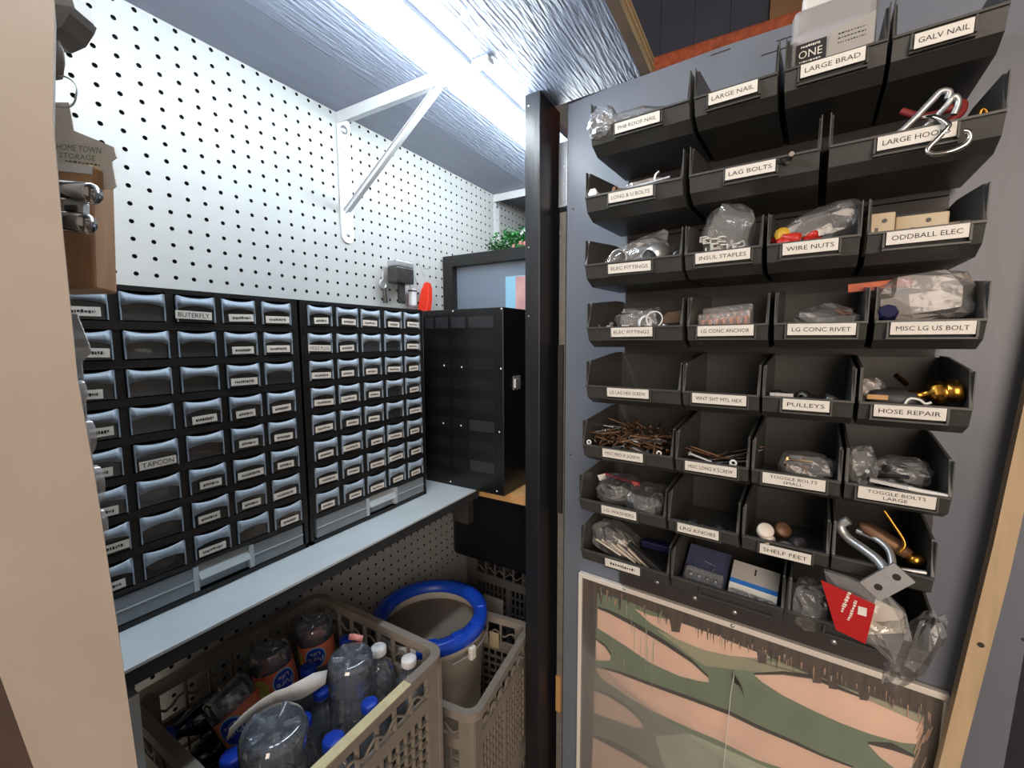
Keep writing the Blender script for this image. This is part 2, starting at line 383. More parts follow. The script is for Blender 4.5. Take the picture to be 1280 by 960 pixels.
# ------------------------------------------------------------------ shelf brackets
def bracket(y, lab):
    b = thing('shelf_bracket', lab, 'bracket', T((0, y, 1.67)), 'white brackets under the overhead shelf')
    hw = 0.0165
    arc = [(-hw*math.cos(math.pi*k/8), 1.6835-Z0-hw*math.sin(math.pi*k/8)) for k in range(9)]
    poly = arc+[(hw, ZS-0.001-Z0), (-hw, ZS-0.001-Z0)]
    m = MB('white_metal'); m.prism([(a+y, b_+Z0) for a, b_ in poly], 0.001, 0.004, ax='x'); part(m, 'wall_arm', b)
    m = MB('white_metal'); m.box(0.004, 0.292, y-hw, y+hw, ZS-0.0045, ZS-0.0008).box(0.004, 0.292, y-hw, y-hw+0.0025, ZS-0.024, ZS-0.0045).box(0.004, 0.292, y+hw-0.0025, y+hw, ZS-0.010, ZS-0.0045); part(m, 'shelf_arm', b)
    m = MB('white_metal'); a = Vector((0.004, y, 1.7375)); c = Vector((0.272, y, 1.921)); d = (c-a).normalized(); nn = Vector((-d.z, 0, d.x))
    v = []
    for q in (a, c):
        for s1, s2 in ((-1, -1), (1, -1), (1, 1), (-1, 1)): v.append(q+Vector((0, s1*0.009, 0))+nn*s2*0.0022)
    m.add(v, [(0, 3, 2, 1), (4, 5, 6, 7)]+[(k, (k+1) % 4, 4+(k+1) % 4, 4+k) for k in range(4)])
    v = [q+Vector((0, s1, 0))+nn*s2 for q in (a, c) for s1, s2 in ((-0.009, -0.010), (-0.0068, -0.010), (-0.0068, 0.0), (-0.009, 0.0))]
    m.add(v, [(0, 3, 2, 1), (4, 5, 6, 7)]+[(k, (k+1) % 4, 4+(k+1) % 4, 4+k) for k in range(4)]); part(m, 'brace', b)
    for zz, r in ((1.907, 0.0095), (1.685, 0.0045), (1.858, 0.002)):
        m = MB('zinc'); m.lathe([(1e-5, 0.004), (r*0.4, 0.004), (r*0.55, 0.0025), (r, 0.0015), (r, 0)], 14, 0, T((0.004, y, zz)) @ R(rad(90), 'Y')); part(m, 'screw', b)
    for xx in (0.02, 0.11):
        m = MB('zinc'); m.cyl(0.003, 0, 0.002, 8, 0, T((xx, y, ZS-0.0065))); part(m, 'screw', b)
bracket(0.436, 'white steel shelf bracket above the left drawer cabinets, near the tube light clip')
bracket(1.055, 'white steel shelf bracket above the artificial plant')

# ------------------------------------------------------------------ black post, hinge, wooden batten
po = thing('support_post', 'black painted wooden post between the drawer shelves and the bin panel', 'post', T((0.396, 0.62, 0)))
part(MB('black_paint').bbox(0.379, 0.4135, 0.572, 0.668, 0.0, ZS-0.001, 0.0015), 'timber', po)
for z in (1.915, 1.64, 1.50): part(MB('zinc').cyl(0.0016, 0, 0.001, 8, 0, T((0.388, 0.5715, z)) @ R(rad(90), 'X')), 'nail_head', po)
hg = thing('hinge', 'long grey hinge leaf with screws between the black post and the bin panel', 'hinge', BM(-0.452, 1.73))
m = MB('alu'); m.box(-0.010, 0.006, 0.004, 0.007, 0, 0.13); m.tube([(0.009, 0.004, 0), (0.009, 0.004, 0.13)], 0.003, 8); m.build('leaf', hg)
for z in (0.012, 0.045, 0.08, 0.118): MB('zinc').cyl(0.0022, 0, 0.0015, 8, 0, T((0.003, 0.004, z)) @ R(rad(90), 'X')).build('screw', hg)
js = thing('jamb_strip', 'grey-brown strip behind the panel edge below the hinge', 'trim', BM(-0.452, 0.3))
MB('lock_grey').box(-0.009, 0.006, 0.008, 0.02, 0.0, 1.42).build('strip', js)
MB('dark_grey').box(-0.008, 0.004, 0.002, 0.008, 0.76, 1.14).build('dark_seal', js)
m = MB('tan_wood'); m.box(-0.008, 0.0045, 0.002, 0.008, 0.27, 0.36).build('wood_chip', js)

pn = thing('plywood_panel', 'blue-grey painted plywood panel carrying the rows of dark bins', 'panel', BM(-0.0, 0.3))
m = MB('panel_paint'); (ea, ez), (eb, fz_) = hb(1283, 800), hb(1254, 962)
m.prism([(-0.4395, -0.29), (eb-0.02, -0.29), (eb, fz_-0.3), (ea, ez-0.3), (0.275, 1.60), (0.18, 1.624), (-0.15, 1.6335), (-0.36, 1.632), (-0.4395, 1.6275)], 0.0, 0.016, ax='y'); m.build('sheet', pn)
for t, z in ((-0.425, 1.42), (-0.425, 0.9), (0.25, 0.75)): MB('dark_grey').cyl(0.0022, 0, 0.001, 8, 0, T((t, 0, z)) @ R(rad(90), 'X')).build('screw', pn)
for k, (t, z, L_) in enumerate(((-0.095, 1.598, 0.05), (-0.075, 1.612, 0.06), (-0.17, 1.625, 0.03))): MB('camo_dark').box(t, t+L_, -0.0004, 0.001, z, z+0.0018).build('split', pn)
BTD = PD-0.034
bpoly = [hb(u, v, BTD) for u, v in ((1345, 200), (1280, 505), (1242, 680), (1173, 960))]; b0 = bpoly[-1]; bpoly.append((b0[0]-0.07, 0.005)); b1 = hb(1200, 960, BTD); bpoly += [(b1[0]-0.07, 0.005), b1]+[hb(u, v, BTD) for u, v in ((1262, 720), (1310, 505), (1382, 200))]
bt = tag(MB('batten_wood').prism(bpoly, -0.034, -0.0165, ax='y').build('batten', None, BM(0, 0)), 'bare wooden batten leaning against the right side of the blue-grey panel', 'batten')
kt_, kz_ = hb(1226, 806, BTD); MB('steel_dark').cyl(0.0035, 0, 0.001, 10, 0, T((kt_, -0.034, kz_)) @ R(rad(90), 'X')).build('nail_head', bt)
# ------------------------------------------------------------------ lower shelf, tan shelf, cleats
ls = thing('lower_shelf', 'pale blue painted shelf board under the drawer cabinets', 'shelf', T((0.12, 0.1, 1.08)))
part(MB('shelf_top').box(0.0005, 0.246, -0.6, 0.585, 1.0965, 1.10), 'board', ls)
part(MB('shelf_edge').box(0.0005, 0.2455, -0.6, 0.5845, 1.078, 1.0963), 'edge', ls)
part(MB('dark_grey').box(0.19, 0.236, 0.555, 0.575, 1.02, 1.078), 'cleat', ls)
tw = thing('back_shelf', 'tan wooden shelf under the black cabinet behind the post', 'shelf', T((0.25, 0.75, 1.08)))
part(MB('tan_wood').box(0.06, 0.375, 0.60, 1.0, 1.075, 1.098), 'board', tw)
part(MB('white_plastic').box(0.30, 0.36, 0.93, 0.98, 1.0985, 1.13), 'end_block', tw)

# ================================================================== DRAWER CABINETS
DW, DH = 0.045, 0.0335
def drawer_mesh():
    mb = MB('drawer_front', 'drawer_handle')
    mb.box(-0.0016, 0.0, 0, DW, 0, DH-0.002)
    mb.box(-0.11, -0.0016, 0, 0.0012, 0, DH-0.004).box(-0.11, -0.0016, DW-0.0012, DW, 0, DH-0.004)
    n = 8; vs = []
    for k in range(n+1):
        s = -1+2*k/n; y = DW*(0.5+0.47*s); zt = DH+0.0005-0.0035*(1-s*s); zb = DH*0.50+0.0040*(1-s*s)
        for x0 in (0, 0.0012):
            vs += [(x0+0.0004, y, zt), (x0+0.0036-0.0010*s*s, y, zb)]
    fs = []
    for k in range(n):
        a = 4*k; b = 4*k+4
        fs += [(a+2, a+3, b+3, b+2), (a, b, b+1, a+1), (a, a+2, b+2, b), (a+1, b+1, b+3, a+3)]
    fs += [(0, 1, 3, 2), (4*n, 4*n+2, 4*n+3, 4*n+1)]
    mb.add(vs, fs, 1, True)
    mb.box(-0.0005, 0.0025, 0, 0.0014, 0, DH, 1).box(-0.0005, 0.0025, DW-0.0014, DW, 0, DH, 1)
    return mb.mesh('drawer')
DRAWER = drawer_mesh()
def scribble(mb, width, height, M, mi, seed):                       # writing too small to read
    rn = random.Random(seed); x = -width/2
    while x < width/2:
        l = rn.uniform(0.04, 0.11)*width
        mb.box(x, min(x+l, width/2), -0.0001, 0, -height*rn.uniform(0.2, 0.5), height*rn.uniform(0.2, 0.5), mi, M); x += l+width*0.035
def facing_x(x, y, z, roll=0): return T((x, y, z)) @ R(rad(90), 'Z') @ R(roll, 'Y')   # text plane that faces +x, reading towards +y
def small_label(width, txt, seed, roll=0.0):
    mb = MB('label_white', 'ink'); mb.box(-0.0003, 0.0003, -width/2, width/2, -0.0052, 0.0052)
    Mx = facing_x(0.0005, 0, 0)
    if txt: mb.text(txt, width*0.86, 0.0058, Mx, 1)
    else: scribble(mb, width*0.72, 0.0042, Mx, 1, seed)
    return mb.mesh('label')
LABELS = {('', k): small_label([0.030, 0.034, 0.027, 0.037][k], None, k) for k in range(4)}
def cabinet(name, lab, y0, y1, cols, plan, seed):
    c = thing(name, lab, 'cabinet', T((0.08, (y0+y1)/2, 1.10)), 'black drawer cabinets on the pale blue shelf')
    mb = MB('black_plastic'); zb, zt = 1.1005, 1.517
    mb.box(0.002, 0.006, y0, y1, zb, zt).box(0.002, 0.163, y0, y0+0.006, zb, zt).box(0.002, 0.163, y1-0.006, y1, zb, zt).box(0.002, 0.163, y0, y1, zt-0.006, zt).box(0.002, 0.163, y0, y1, zb, zb+0.007)
    ts = [1.509-0.0459*k for k in range(8)]
    for k in range(8):
        lo = ts[k]-DH-0.0015; hi = ts[k+1]+0.0015 if k < 7 else 1.147
        mb.box(0.006, 0.166, y0+0.004, y1-0.004, hi, lo)
    edges = [y0]+[(cols[k]+DW+cols[k+1])/2 for k in range(4)]+[y1]
    for k in range(6):
        a = y0 if k == 0 else cols[k-1]+DW+0.001; b = y1 if k == 5 else cols[k]-0.001
        mb.box(0.006, 0.1645, a, b, 1.147, zt-0.002)
    part(mb, 'body', c)
    rn = random.Random(seed)
    for r in range(8):
        for k in range(5):
            pull = rn.choice((0, 0, 0.001, 0.002, 0.003))
            d = link('drawer', DRAWER, c, T((0.164+pull-0.08, cols[k]-(y0+y1)/2, ts[r]-DH-1.10)))
            p = plan[r][k]
            if p == '-': continue
            if p == '.':
                i = rn.randrange(4); me = LABELS[('', i)]
            else: me = small_label(min(0.042, 0.012+0.0044*len(p)), p, 0)
            link('label', me, d, T((0.0018+0.001, DW*rn.uniform(0.42, 0.55), 0.0082+rn.uniform(-0.001, 0.001))) @ R(rn.uniform(-0.05, 0.05), 'X'))
    # wide drawer along the bottom, three facets
    w_ = y1-y0-0.022; a = y0+0.011
    mb = MB('tray_plastic', 'tray_light')
    mb.box(0.03, 0.158, a, a+w_, 1.110, 1.143)
    mb.box(0.158, 0.1645, a, a+w_*0.42, 1.110, 1.144).box(0.158, 0.1645, a+w_*0.68, a+w_, 1.110, 1.144)
    mb.box(0.158, 0.1655, a+w_*0.40, a+w_*0.425, 1.110, 1.145, 1).box(0.158, 0.1655, a+w_*0.675, a+w_*0.70, 1.110, 1.145, 1)
    mb.sheet([(0, 0), (0, 0)], 0, 0, 0) if False else None
    mb.add([(0.158, a+w_*0.425, 1.144), (0.158, a+w_*0.675, 1.144), (0.170, a+w_*0.675, 1.126), (0.170, a+w_*0.425, 1.126), (0.158, a+w_*0.425, 1.124), (0.158, a+w_*0.675, 1.124)],
           [(0, 3, 2, 1), (3, 4, 5, 2), (0, 4, 3), (1, 2, 5)], 1)
    mb.box(0.1645, 0.1655, a, a+w_*0.40, 1.1265, 1.1280, 1).box(0.1645, 0.1655, a+w_*0.70, a+w_, 1.1265, 1.1280, 1)
    part(mb, 'long_drawer', c)
    return c
planA = [['.', '-', 'BUTERFLY', '.', '.'], ['.', '-', '-', '.', '.'], ['.', '-', '-', '.', '-'], ['.', '-', '.', '.', '.'],
         ['.', 'TAPCON', '-', '.', '.'], ['.', '-', '.', '.', '.'], ['.', '-', '.', '.', '.'], ['.', '-', '.', '-', '.']]
planB = [['.', '.', '.', '.', '.'], ['HOLE PLUG', '.', '-', '-', '.'], ['.', '.', '.', '.', '.'], ['.', '.', '.', '-', '.'],
         ['.', '.', '.', '-', '.'], ['.', '.', '.', '.', '.'], ['.', '.', '.', '.', '.'], ['.', '.', '.', '.', '.']]
colsA = [-0.0805, -0.0252, 0.0305, 0.0858, 0.1405]; colsB = [0.2152+0.0553*k for k in range(5)]
cabinet('drawer_cabinet', 'black plastic cabinet of small clear drawers with a TAPCON drawer', -0.092, 0.1985, colsA, planA, 3)
cabinet('drawer_cabinet', 'black plastic cabinet of small clear drawers beside the smoked black cabinet', 0.203, 0.4945, colsB, planB, 5)

# ------------------------------------------------------------------ black cabinet at the corner
bc = thing('smoked_cabinet', 'tall black cabinet with dark smoked front and small screws', 'cabinet', T((0.21, 0.66, 1.10)))
part(MB('cabinet_black').bbox(0.094, 0.325, 0.572, 0.735, 1.0985, 1.522, 0.0015), 'body', bc)
for r in range(8):
    for k in range(4):
        xs = [(0.104, 0.128), (0.136, 0.172), (0.182, 0.222), (0.232, 0.300)][k]
        z = 1.505-0.0475*r
        part(MB('smoked_light' if (k == 3 and r in (0, 5, 7)) or (r == 0) else 'smoked').box(xs[0], xs[1], 0.5712, 0.5722, z-0.026, z-0.001), 'drawer_front', bc)
for u, v in ((566, 386), (628, 384), (555, 457), (577, 459), (626, 461), (554, 529), (576, 532), (624, 540), (563, 602), (621, 614)):
    q = hy(u, v, 0.5708); q.x = min(q.x, 0.321); q.z = min(max(q.z, 1.104), 1.518); part(MB('white_metal').lathe([(1e-5, 0.0012), (0.0017, 0.0008), (0.0022, 0)], 8, 0, T((q.x, 0.5712, q.z)) @ R(rad(90), 'X')), 'screw', bc)
q = hx(647, 478, 0.3255)
part(MB('zinc').box(0.325, 0.3262, q.y-0.019, q.y+0.012, q.z-0.016, q.z+0.016).box(0.3262, 0.329, q.y-0.014, q.y+0.008, q.z-0.011, q.z+0.009), 'latch', bc)

# ------------------------------------------------------------------ framed box with plant on top
fb = thing('framed_box', 'black framed box with a grey-blue back behind the smoked cabinet', 'box', T((0.18, 0.8, 1.10)))
fz, fx0, fx1, fy0, fy1 = 1.690, 0.003, 0.37, 0.765, 0.90
part(MB('black_plastic').box(fx0, fx0+0.033, fy0, fy1, 1.0985, fz).box(fx0+0.033, fx1, fy0, fy1, fz-0.030, fz).box(fx1-0.02, fx1, fy0, fy1, 1.0985, fz-0.030).box(fx0+0.033, fx1-0.02, fy0, fy1, 1.0985, 1.125), 'frame', fb)
part(MB('pane_grey').box(fx0+0.033, fx1-0.02, fy0+0.022, fy0+0.030, 1.125, fz-0.03), 'back_pane', fb)
q = hy(632, 346, fy0+0.0217); q2 = hy(645, 346, fy0+0.0217)
part(MB('card_blue').box(q.x, q2.x+0.06, fy0+0.0208, fy0+0.0218, 1.50, q.z), 'blue_card', fb)
part(MB('card_pink').box(q2.x, q2.x+0.05, fy0+0.0198, fy0+0.0206, 1.50, q.z-0.002), 'pink_picture', fb)
pl = thing('artificial_plant', 'small bushy green artificial plant with pink flowers on the framed box', 'plant', T((0.23, 0.80, fz)))
mb = MB('leaf'); rn = random.Random(4)
for k in range(900):
    a = rn.uniform(0, 6.28); q = Vector((rn.uniform(-0.085, 0.13), rn.uniform(-0.034, 0.06), 0)); q.z = 0.004+rn.random()**0.8*0.050*(1-min(1, abs(q.x-0.03)/0.14)**2)
    l = rn.uniform(0.008, 0.015); wd = l*0.38
    Mx = T(q) @ R(rn.uniform(0, 6.28), 'Z') @ R(rn.uniform(-1.2, 0.6), 'Y')
    mb.add([(0, 0, 0), (l*0.45, wd, 0.001), (l, 0, -0.002), (l*0.45, -wd, 0.001), (l*0.5, 0, -0.0015)], [(0, 4, 1), (1, 4, 2), (2, 4, 3), (3, 4, 0)], 0, False, Mx)
o = mb.build('foliage', pl); o['kind'] = 'stuff'
mb = MB('leaf'); mb.lathe([(1e-5, 0), (0.05, 0.001), (0.045, 0.010), (0.03, 0.014), (1e-5, 0.016)], 12, 0, T((0.02, 0.02, 0))); mb.build('mound', pl)
for k in range(9):
    m = MB('flower'); x, y, z = rn.uniform(0.0, 0.09), rn.uniform(-0.034, -0.02), rn.uniform(0.003, 0.013)
    for j in range(5): m.lathe([(1e-5, 0.002), (0.0026, 0.001), (0.003, 0)], 6, 0, T((x+0.0032*math.cos(j*1.256), y, z+0.0032*math.sin(j*1.256))) @ R(rad(90), 'X'))
    m.build('flower', pl)

# ------------------------------------------------------------------ tools hung on the pegboard
def peg_hook(y, z, lab):
    o = tag(MB('zinc').tube([(-0.004, y, z), (0.012, y, z), (0.022, y, z-0.004), (0.026, y, z+0.006)], 0.0016, 6).build('peg_hook'), lab, 'hook', 'wire hooks in the pegboard'); return o
def hp(u, v, X=0.02): q = hx(u, v, X); return q.y, q.z
y, z = hp(501, 341, 0.03)
ml = thing('mallet', 'grey steel mallet hanging head up on the pegboard', 'mallet', T((0.03, y, z)))
MB('steel_dark', 'zinc').bbox(-0.016, 0.016, -0.030, 0.030, -0.027, 0.012, 0.003).bbox(-0.0165, 0.0165, -0.0305, 0.0305, 0.012, 0.027, 0.003, 1).build('head', ml)
MB('steel_dark').bbox(-0.006, 0.006, -0.009, 0.009, -0.075, -0.027, 0.002).build('handle', ml)
y, z = hp(480, 352); wr = thing('spring_clamp', 'small steel wrench hanging on a wire hook left of the mallet', 'tool', T((0.016, y, z)))
MB('zinc').tube([(0, 0.002, 0.026), (0, 0.0, 0.004)], 0.0025, 6).build('hook_arm', wr)
m = MB('zinc'); m.tube([(0, 0.010*math.cos(k*0.5), -0.006+0.010*math.sin(k*0.5)) for k in range(13)], 0.003, 6, closed=True); m.build('jaw', wr)
MB('steel_dark').tube([(0, 0.004, -0.015), (0, 0.007, -0.05)], [0.004, 0.006], 8).build('handle', wr)
y, z = hp(517, 352); pk = thing('ring_clip', 'steel clip with wire ring hanging right of the mallet', 'clip', T((0.016, y, z)))
MB('zinc').tube([(0, 0.014*math.cos(k*0.45), 0.016*math.sin(k*0.45)) for k in range(14)], 0.0014, 6, closed=True).build('ring', pk)
m = MB('white_metal', 'dark_grey'); m.bbox(-0.006, 0.006, -0.010, 0.008, -0.062, -0.018, 0.002).box(-0.0065, 0.0065, -0.0105, 0.0085, -0.026, -0.022, 1); m.build('clip_body', pk)
y, z = hp(533, 374, 0.025); rs = thing('red_scoop', 'bright orange-red plastic tool on a string on the pegboard', 'tool', T((0.025, y, z)))
MB('orange_red').prism([(0.0, 0.045), (0.014, 0.043), (0.020, 0.03), (0.019, 0.0), (0.010, -0.045), (-0.032, -0.045), (-0.026, -0.012), (-0.014, 0.025)], -0.004, 0.004, ax='x').build('blade', rs)
MB('orange_red').tube([(0.004, 0.004, 0.035), (0.0045, 0.002, 0.0), (0.004, -0.008, -0.04)], 0.0025, 6).build('rib', rs)
MB('zinc').tube([(-0.002, 0.004, 0.044), (-0.006, 0.000, 0.06), (-0.012, -0.014, 0.10)], 0.0014, 6).build('string', rs)
peg_hook(*hp(492, 331, 0.0), 'wire peg hook above the mallet head')
peg_hook(*hp(528, 336, 0.0), 'wire peg hook above the orange-red tool')

# ================================================================== BINS ON THE PANEL
BD = 0.82                                     # bin backs
ROWZ = [1.779, 1.6775, 1.571, 1.470, 1.3745, 1.2735, 1.177, 1.087]
ROWT = [[(-0.309, -0.161), (-0.154, -0.0565), (-0.0485, 0.048), (0.0525, 0.1395)],
        [(-0.316, -0.1665), (-0.157, -0.0075), (0.0015, 0.145)],
        [(-0.3152, -0.1646), (-0.1593, -0.064), (-0.0575, 0.037), (0.0435, 0.139)],
        [(-0.310, -0.160), (-0.1525, -0.052), (-0.0447, 0.0495), (0.0565, 0.147)],
        [(-0.3104, -0.1595), (-0.1556, -0.0575), (-0.0535, 0.0425), (0.0475, 0.143)],
        [(-0.3156, -0.1674), (-0.1626, -0.066), (-0.0615, 0.0355), (0.0400, 0.134)],
        [(-0.3208, -0.1750), (-0.1703, -0.0740), (-0.0690, 0.0290), (0.0325, 0.1265)],
        [(-0.3161, -0.1670), (-0.1630, -0.0155), (-0.0105, 0.1310)]]
TEXT = [['PH8 ROOF NAIL', 'LARGE NAIL', 'LARGE BRAD', 'GALV NAIL'], ['LONG & U BOLTS', 'LAG BOLTS', 'LARGE HOOKS'],
        ['ELEC FITTINGS', 'INSUL STAPLES', 'WIRE NUTS', 'ODDBALL ELEC'], ['ELEC FITTINGS', 'LG CONC ANCHOR', 'LG CONC RIVET', 'MISC LG US BOLT'],
        ['LG LAG HEX SCREW', 'WHT SHT MTL HEX', 'PULLEYS', 'HOSE REPAIR'], ['MISC MED X SCREW', 'MISC LONG X SCREW', 'TOGGLE BOLTS|SMALL', 'TOGGLE BOLTS|LARGE'],
        ['LG WASHERS', 'LRG KNOBS', 'SHELF FEET', None], ['', None, None]]
LABT = [[(-0.2665, -0.1997, 1.7685), (-0.1351, -0.0774, 1.7705), (-0.0320, 0.0290, 1.7719), (0.0700, 0.1150, 1.767)],
        [(-0.2747, -0.2066, 1.6682), (-0.1103, -0.0529, 1.6685), (0.0456, 0.1093, 1.6685)],
        [(-0.2733, -0.2065, 1.5605), (-0.1439, -0.0762, 1.5628), (-0.0400, 0.0165, 1.5634), (0.0600, 0.1262, 1.5639)],
        [(-0.2664, -0.2014, 1.4626), (-0.1376, -0.0677, 1.4628), (-0.0298, 0.0390, 1.4628), (0.0700, 0.1385, 1.4617)],
        [(-0.2713, -0.2042, 1.3691), (-0.1414, -0.0720, 1.3670), (-0.0301, 0.0190, 1.3667), (0.0612, 0.1227, 1.3666)],
        [(-0.2774, -0.2105, 1.2681), (-0.1476, -0.0793, 1.2654), (-0.0480, 0.0206, 1.2667), (0.0527, 0.1213, 1.2661)],
        [(-0.2775, -0.2185, 1.1709), (-0.1553, -0.0983, 1.1689), (-0.0466, 0.0111, 1.1660), None],
        [(-0.2693, -0.2102, 1.0796), None, None]]
SIDE = [(-0.16, 0.0), (-0.152, -0.021), (-0.130, -0.032), (-0.001, -0.031), (-0.001, 0.052), (-0.040, 0.052), (-0.147, 0.041)]
def make_bin(r, k):
    t0, t1 = ROWT[r][k]; z = ROWZ[r]; w_ = t1-t0; txt = TEXT[r][k]
    if txt: nm = 'labelled ' + txt.replace('|', ' ')
    elif txt == '': nm = 'of the lowest row with an unreadable white label'
    else: nm = {(6, 3): 'holding a galvanised U-bolt and hole plate', (7, 1): 'holding two blue and white blister packs', (7, 2): 'with a red packet hanging out'}[(r, k)]
    if txt == 'ELEC FITTINGS': nm += ', with a tall bag of rings' if r == 2 else ', below the other ELEC FITTINGS bin'
    b = thing('storage_bin', 'dark grey plastic bin '+nm, 'bin', BM(t0, z, BD), 'dark grey bins on the plywood panel')
    mb = MB('bin_plastic'); th = 0.0028
    for x0 in (0, w_-th): mb.prism(SIDE, x0, x0+th, ax='x')
    mb.sheet([(-0.16, 0.0), (-0.152, -0.021), (-0.130, -0.032), (-0.001, -0.031)], th, w_-th, 0.0028)
    mb.box(th, w_-th, -0.004, -0.001, -0.031, 0.050)
    mb.box(0, w_, -0.1625, -0.158, -0.0015, 0.001)                                # rolled rim of the front lip
    mb.box(-0.0008, 0.0005, -0.158, -0.150, -0.002, 0.040).box(w_-0.0005, w_+0.0008, -0.158, -0.150, -0.002, 0.040)
    L_ = LABT[r][k]
    if L_:
        a, c = L_[0]-t0, L_[1]-t0
        for x in (a-0.003, c+0.001): mb.box(x, x+0.002, -0.1615, -0.155, -0.018, -0.001)
        mb.box(a-0.003, c+0.003, -0.1585, -0.152, -0.0205, -0.0185)
    elif (r, k) in ((7, 1), (7, 2)): mb.box(w_*0.28, w_*0.92, -0.1610, -0.155, -0.017, -0.0155).box(w_*0.28, w_*0.29, -0.1610, -0.155, -0.017, -0.003)
    mb.build('body', b)
    if L_:
        hgt = 0.0142 if '|' not in (txt or '') else 0.0150
        m = MB('label_white', 'ink'); m.box(-(c-a)/2, (c-a)/2, -0.0004, 0.0004, -hgt/2, hgt/2)
        if txt:
            ls_ = txt.split('|'); hh = 0.0052 if len(ls_) == 1 else 0.0040
            for i, s in enumerate(ls_):
                wd = min((c-a)*0.86, 0.0056*len(s)*(hh/0.0052)); m.text(s, wd, hh, T((0.0, -0.0006, (0 if len(ls_) == 1 else 0.0031-0.0062*i))), 1)
        else: scribble(m, (c-a)*0.7, 0.005, T((0, -0.0005, 0)), 1, 11)
        tilt = math.atan2(0.008, 0.021)
        zz = L_[2]-z
        m.build('label', b, T(((a+c)/2, -0.1632+0.0, min(zz, -0.0080))) @ R(rn.uniform(-0.01, 0.01), 'Y') @ R(0.12, 'X'))
    return b
BINS = {}
for r in range(8):
    for k in range(len(ROWT[r])): BINS[(r, k)] = make_bin(r, k)
# rack plates the bins hang on
RACK = [(1.640, 1.832, 'top'), (1.438, 1.638, 'second'), (1.241, 1.436, 'third'), (0.950, 1.239, 'lowest')]
WHERE = {'top': 'behind the LARGE NAIL and LAG BOLTS bins', 'second': 'behind the WIRE NUTS and LG CONC RIVET bins', 'third': 'behind the PULLEYS and TOGGLE BOLTS bins', 'lowest': 'with a screwed edge showing above the framed camouflage print'}
for z0, z1, nm in RACK:
    rk = thing('bin_rack', 'flat dark plastic rack plate '+WHERE[nm], 'rack', BM(0, z0), 'rack plates on the plywood panel')
    MB('rack_plastic').box(-0.3045, 0.136 if nm != 'lowest' else 0.150, -0.0115, -0.0005, 0, z1-z0).build('plate', rk)
    sc = {'top': [(893, 195), (962, 152)], 'second': [(830, 358), (945, 347), (1094, 336)], 'third': [(1128, 534), (1016, 541)], 'lowest': [(821, 728), (918, 766), (1042, 803), (868, 748)]}[nm]
    for u, v in sc:
        t, z = hb(u, v, 0.8195); z = min(max(z, z0+0.005), z1-0.005)
        MB('zinc').lathe([(1e-5, 0.002), (0.0022, 0.0016), (0.0042, 0.0006), (0.0045, 0)], 10, 0, T((t, -0.0116, z-z0)) @ R(rad(90), 'X')).build('screw', rk)

# ------------------------------------------------------------------ things in the bins
def bm_at(r, k, u, d, h): t0, t1 = ROWT[r][k]; return BM(t0+u*(t1-t0), ROWZ[r]+h, BD-0.16+d)     # u across, d behind the lip, h above the lip top
def crumple(mb, sx, sy, sz, seed, M=None, mi=0, nu=18, nv=11, amp=0.32, flat=False, sharp=1.0):
    rn_ = random.Random(seed); off = Vector((rn_.uniform(-50, 50), rn_.uniform(-50, 50), rn_.uniform(-50, 50)))
    vs = []
    for i in range(nv+1):
        ph = math.pi*i/nv
        for j in range(nu):
            a = 2*math.pi*j/nu
            d = Vector((math.copysign(abs(math.cos(a))**0.7, math.cos(a))*math.sin(ph)**0.7, math.copysign(abs(math.sin(a))**0.7, math.sin(a))*math.sin(ph)**0.7, math.copysign(abs(math.cos(ph))**0.8, math.cos(ph))))
            nz = noise.noise(d*1.9*sharp+off)*0.7+abs(noise.noise(d*4.2*sharp+off*1.3))*0.6
            q = d*(1+amp*nz); vs.append((q.x*sx, q.y*sy, q.z*sz))
    fs = [(i*nu+j, i*nu+(j+1) % nu, (i+1)*nu+(j+1) % nu, (i+1)*nu+j) for i in range(nv) for j in range(nu)]
    mb.add(vs, fs, mi, not flat, M); return mb
def bag(r, k, u, d, h, sx, sy, sz, seed, lab, m='bag', tilt=0.0, flat=True):
    mb = MB(m); crumple(mb, sx, sy, sz, seed, flat=flat, amp=0.38)
    return tag(mb.build('plastic_bag', None, bm_at(r, k, u, d, h) @ R(tilt, 'Y')), lab, 'bag')
def ring(r, k, u, d, h, rad_, w_, lab, yaw=0.0, pitch=0.0, m='zinc', name='conduit_ring', th=0.12, group=None):
    mb = MB(m); mb.lathe([(rad_*(1-th), -w_/2), (rad_, -w_/2), (rad_, w_/2), (rad_*(1-th), w_/2), (rad_*(1-th), -w_/2)], 20)
    return tag(mb.build(name, None, bm_at(r, k, u, d, h) @ R(yaw, 'Z') @ R(rad(90)+pitch, 'X')), lab, 'fitting', group)
def nut_mesh(m, r0, r1, L): mb = MB(m); mb.lathe([(1e-5, 0), (r0, 0), (r0, L*0.25), (r1, L), (1e-5, L)], 10); return mb.mesh('wire_nut')
def bolt(L, r, hr, m='zinc'):
    mb = MB(m); mb.cyl(r, 0, L, 8); mb.lathe([(1e-5, -hr*0.7), (hr, -hr*0.7), (hr, 0), (1e-5, 0)], 6, smooth=False); return mb
def smooth(pts, k=4):
    P_ = [Vector(q) for q in pts]; out = []
    for i in range(len(P_)-1):
        a, b, c, d = P_[max(i-1, 0)], P_[i], P_[i+1], P_[min(i+2, len(P_)-1)]
        for j in range(k):
            t = j/k; out.append(0.5*((2*b)+(c-a)*t+(2*a-5*b+4*c-d)*t*t+(3*b-a-3*c+d)*t**3))
    return out+[P_[-1]]
def rod(pts, r, m, name, lab, cat, M): return tag(MB(m).tube(smooth(pts), r, 8).build(name, None, M), lab, cat)

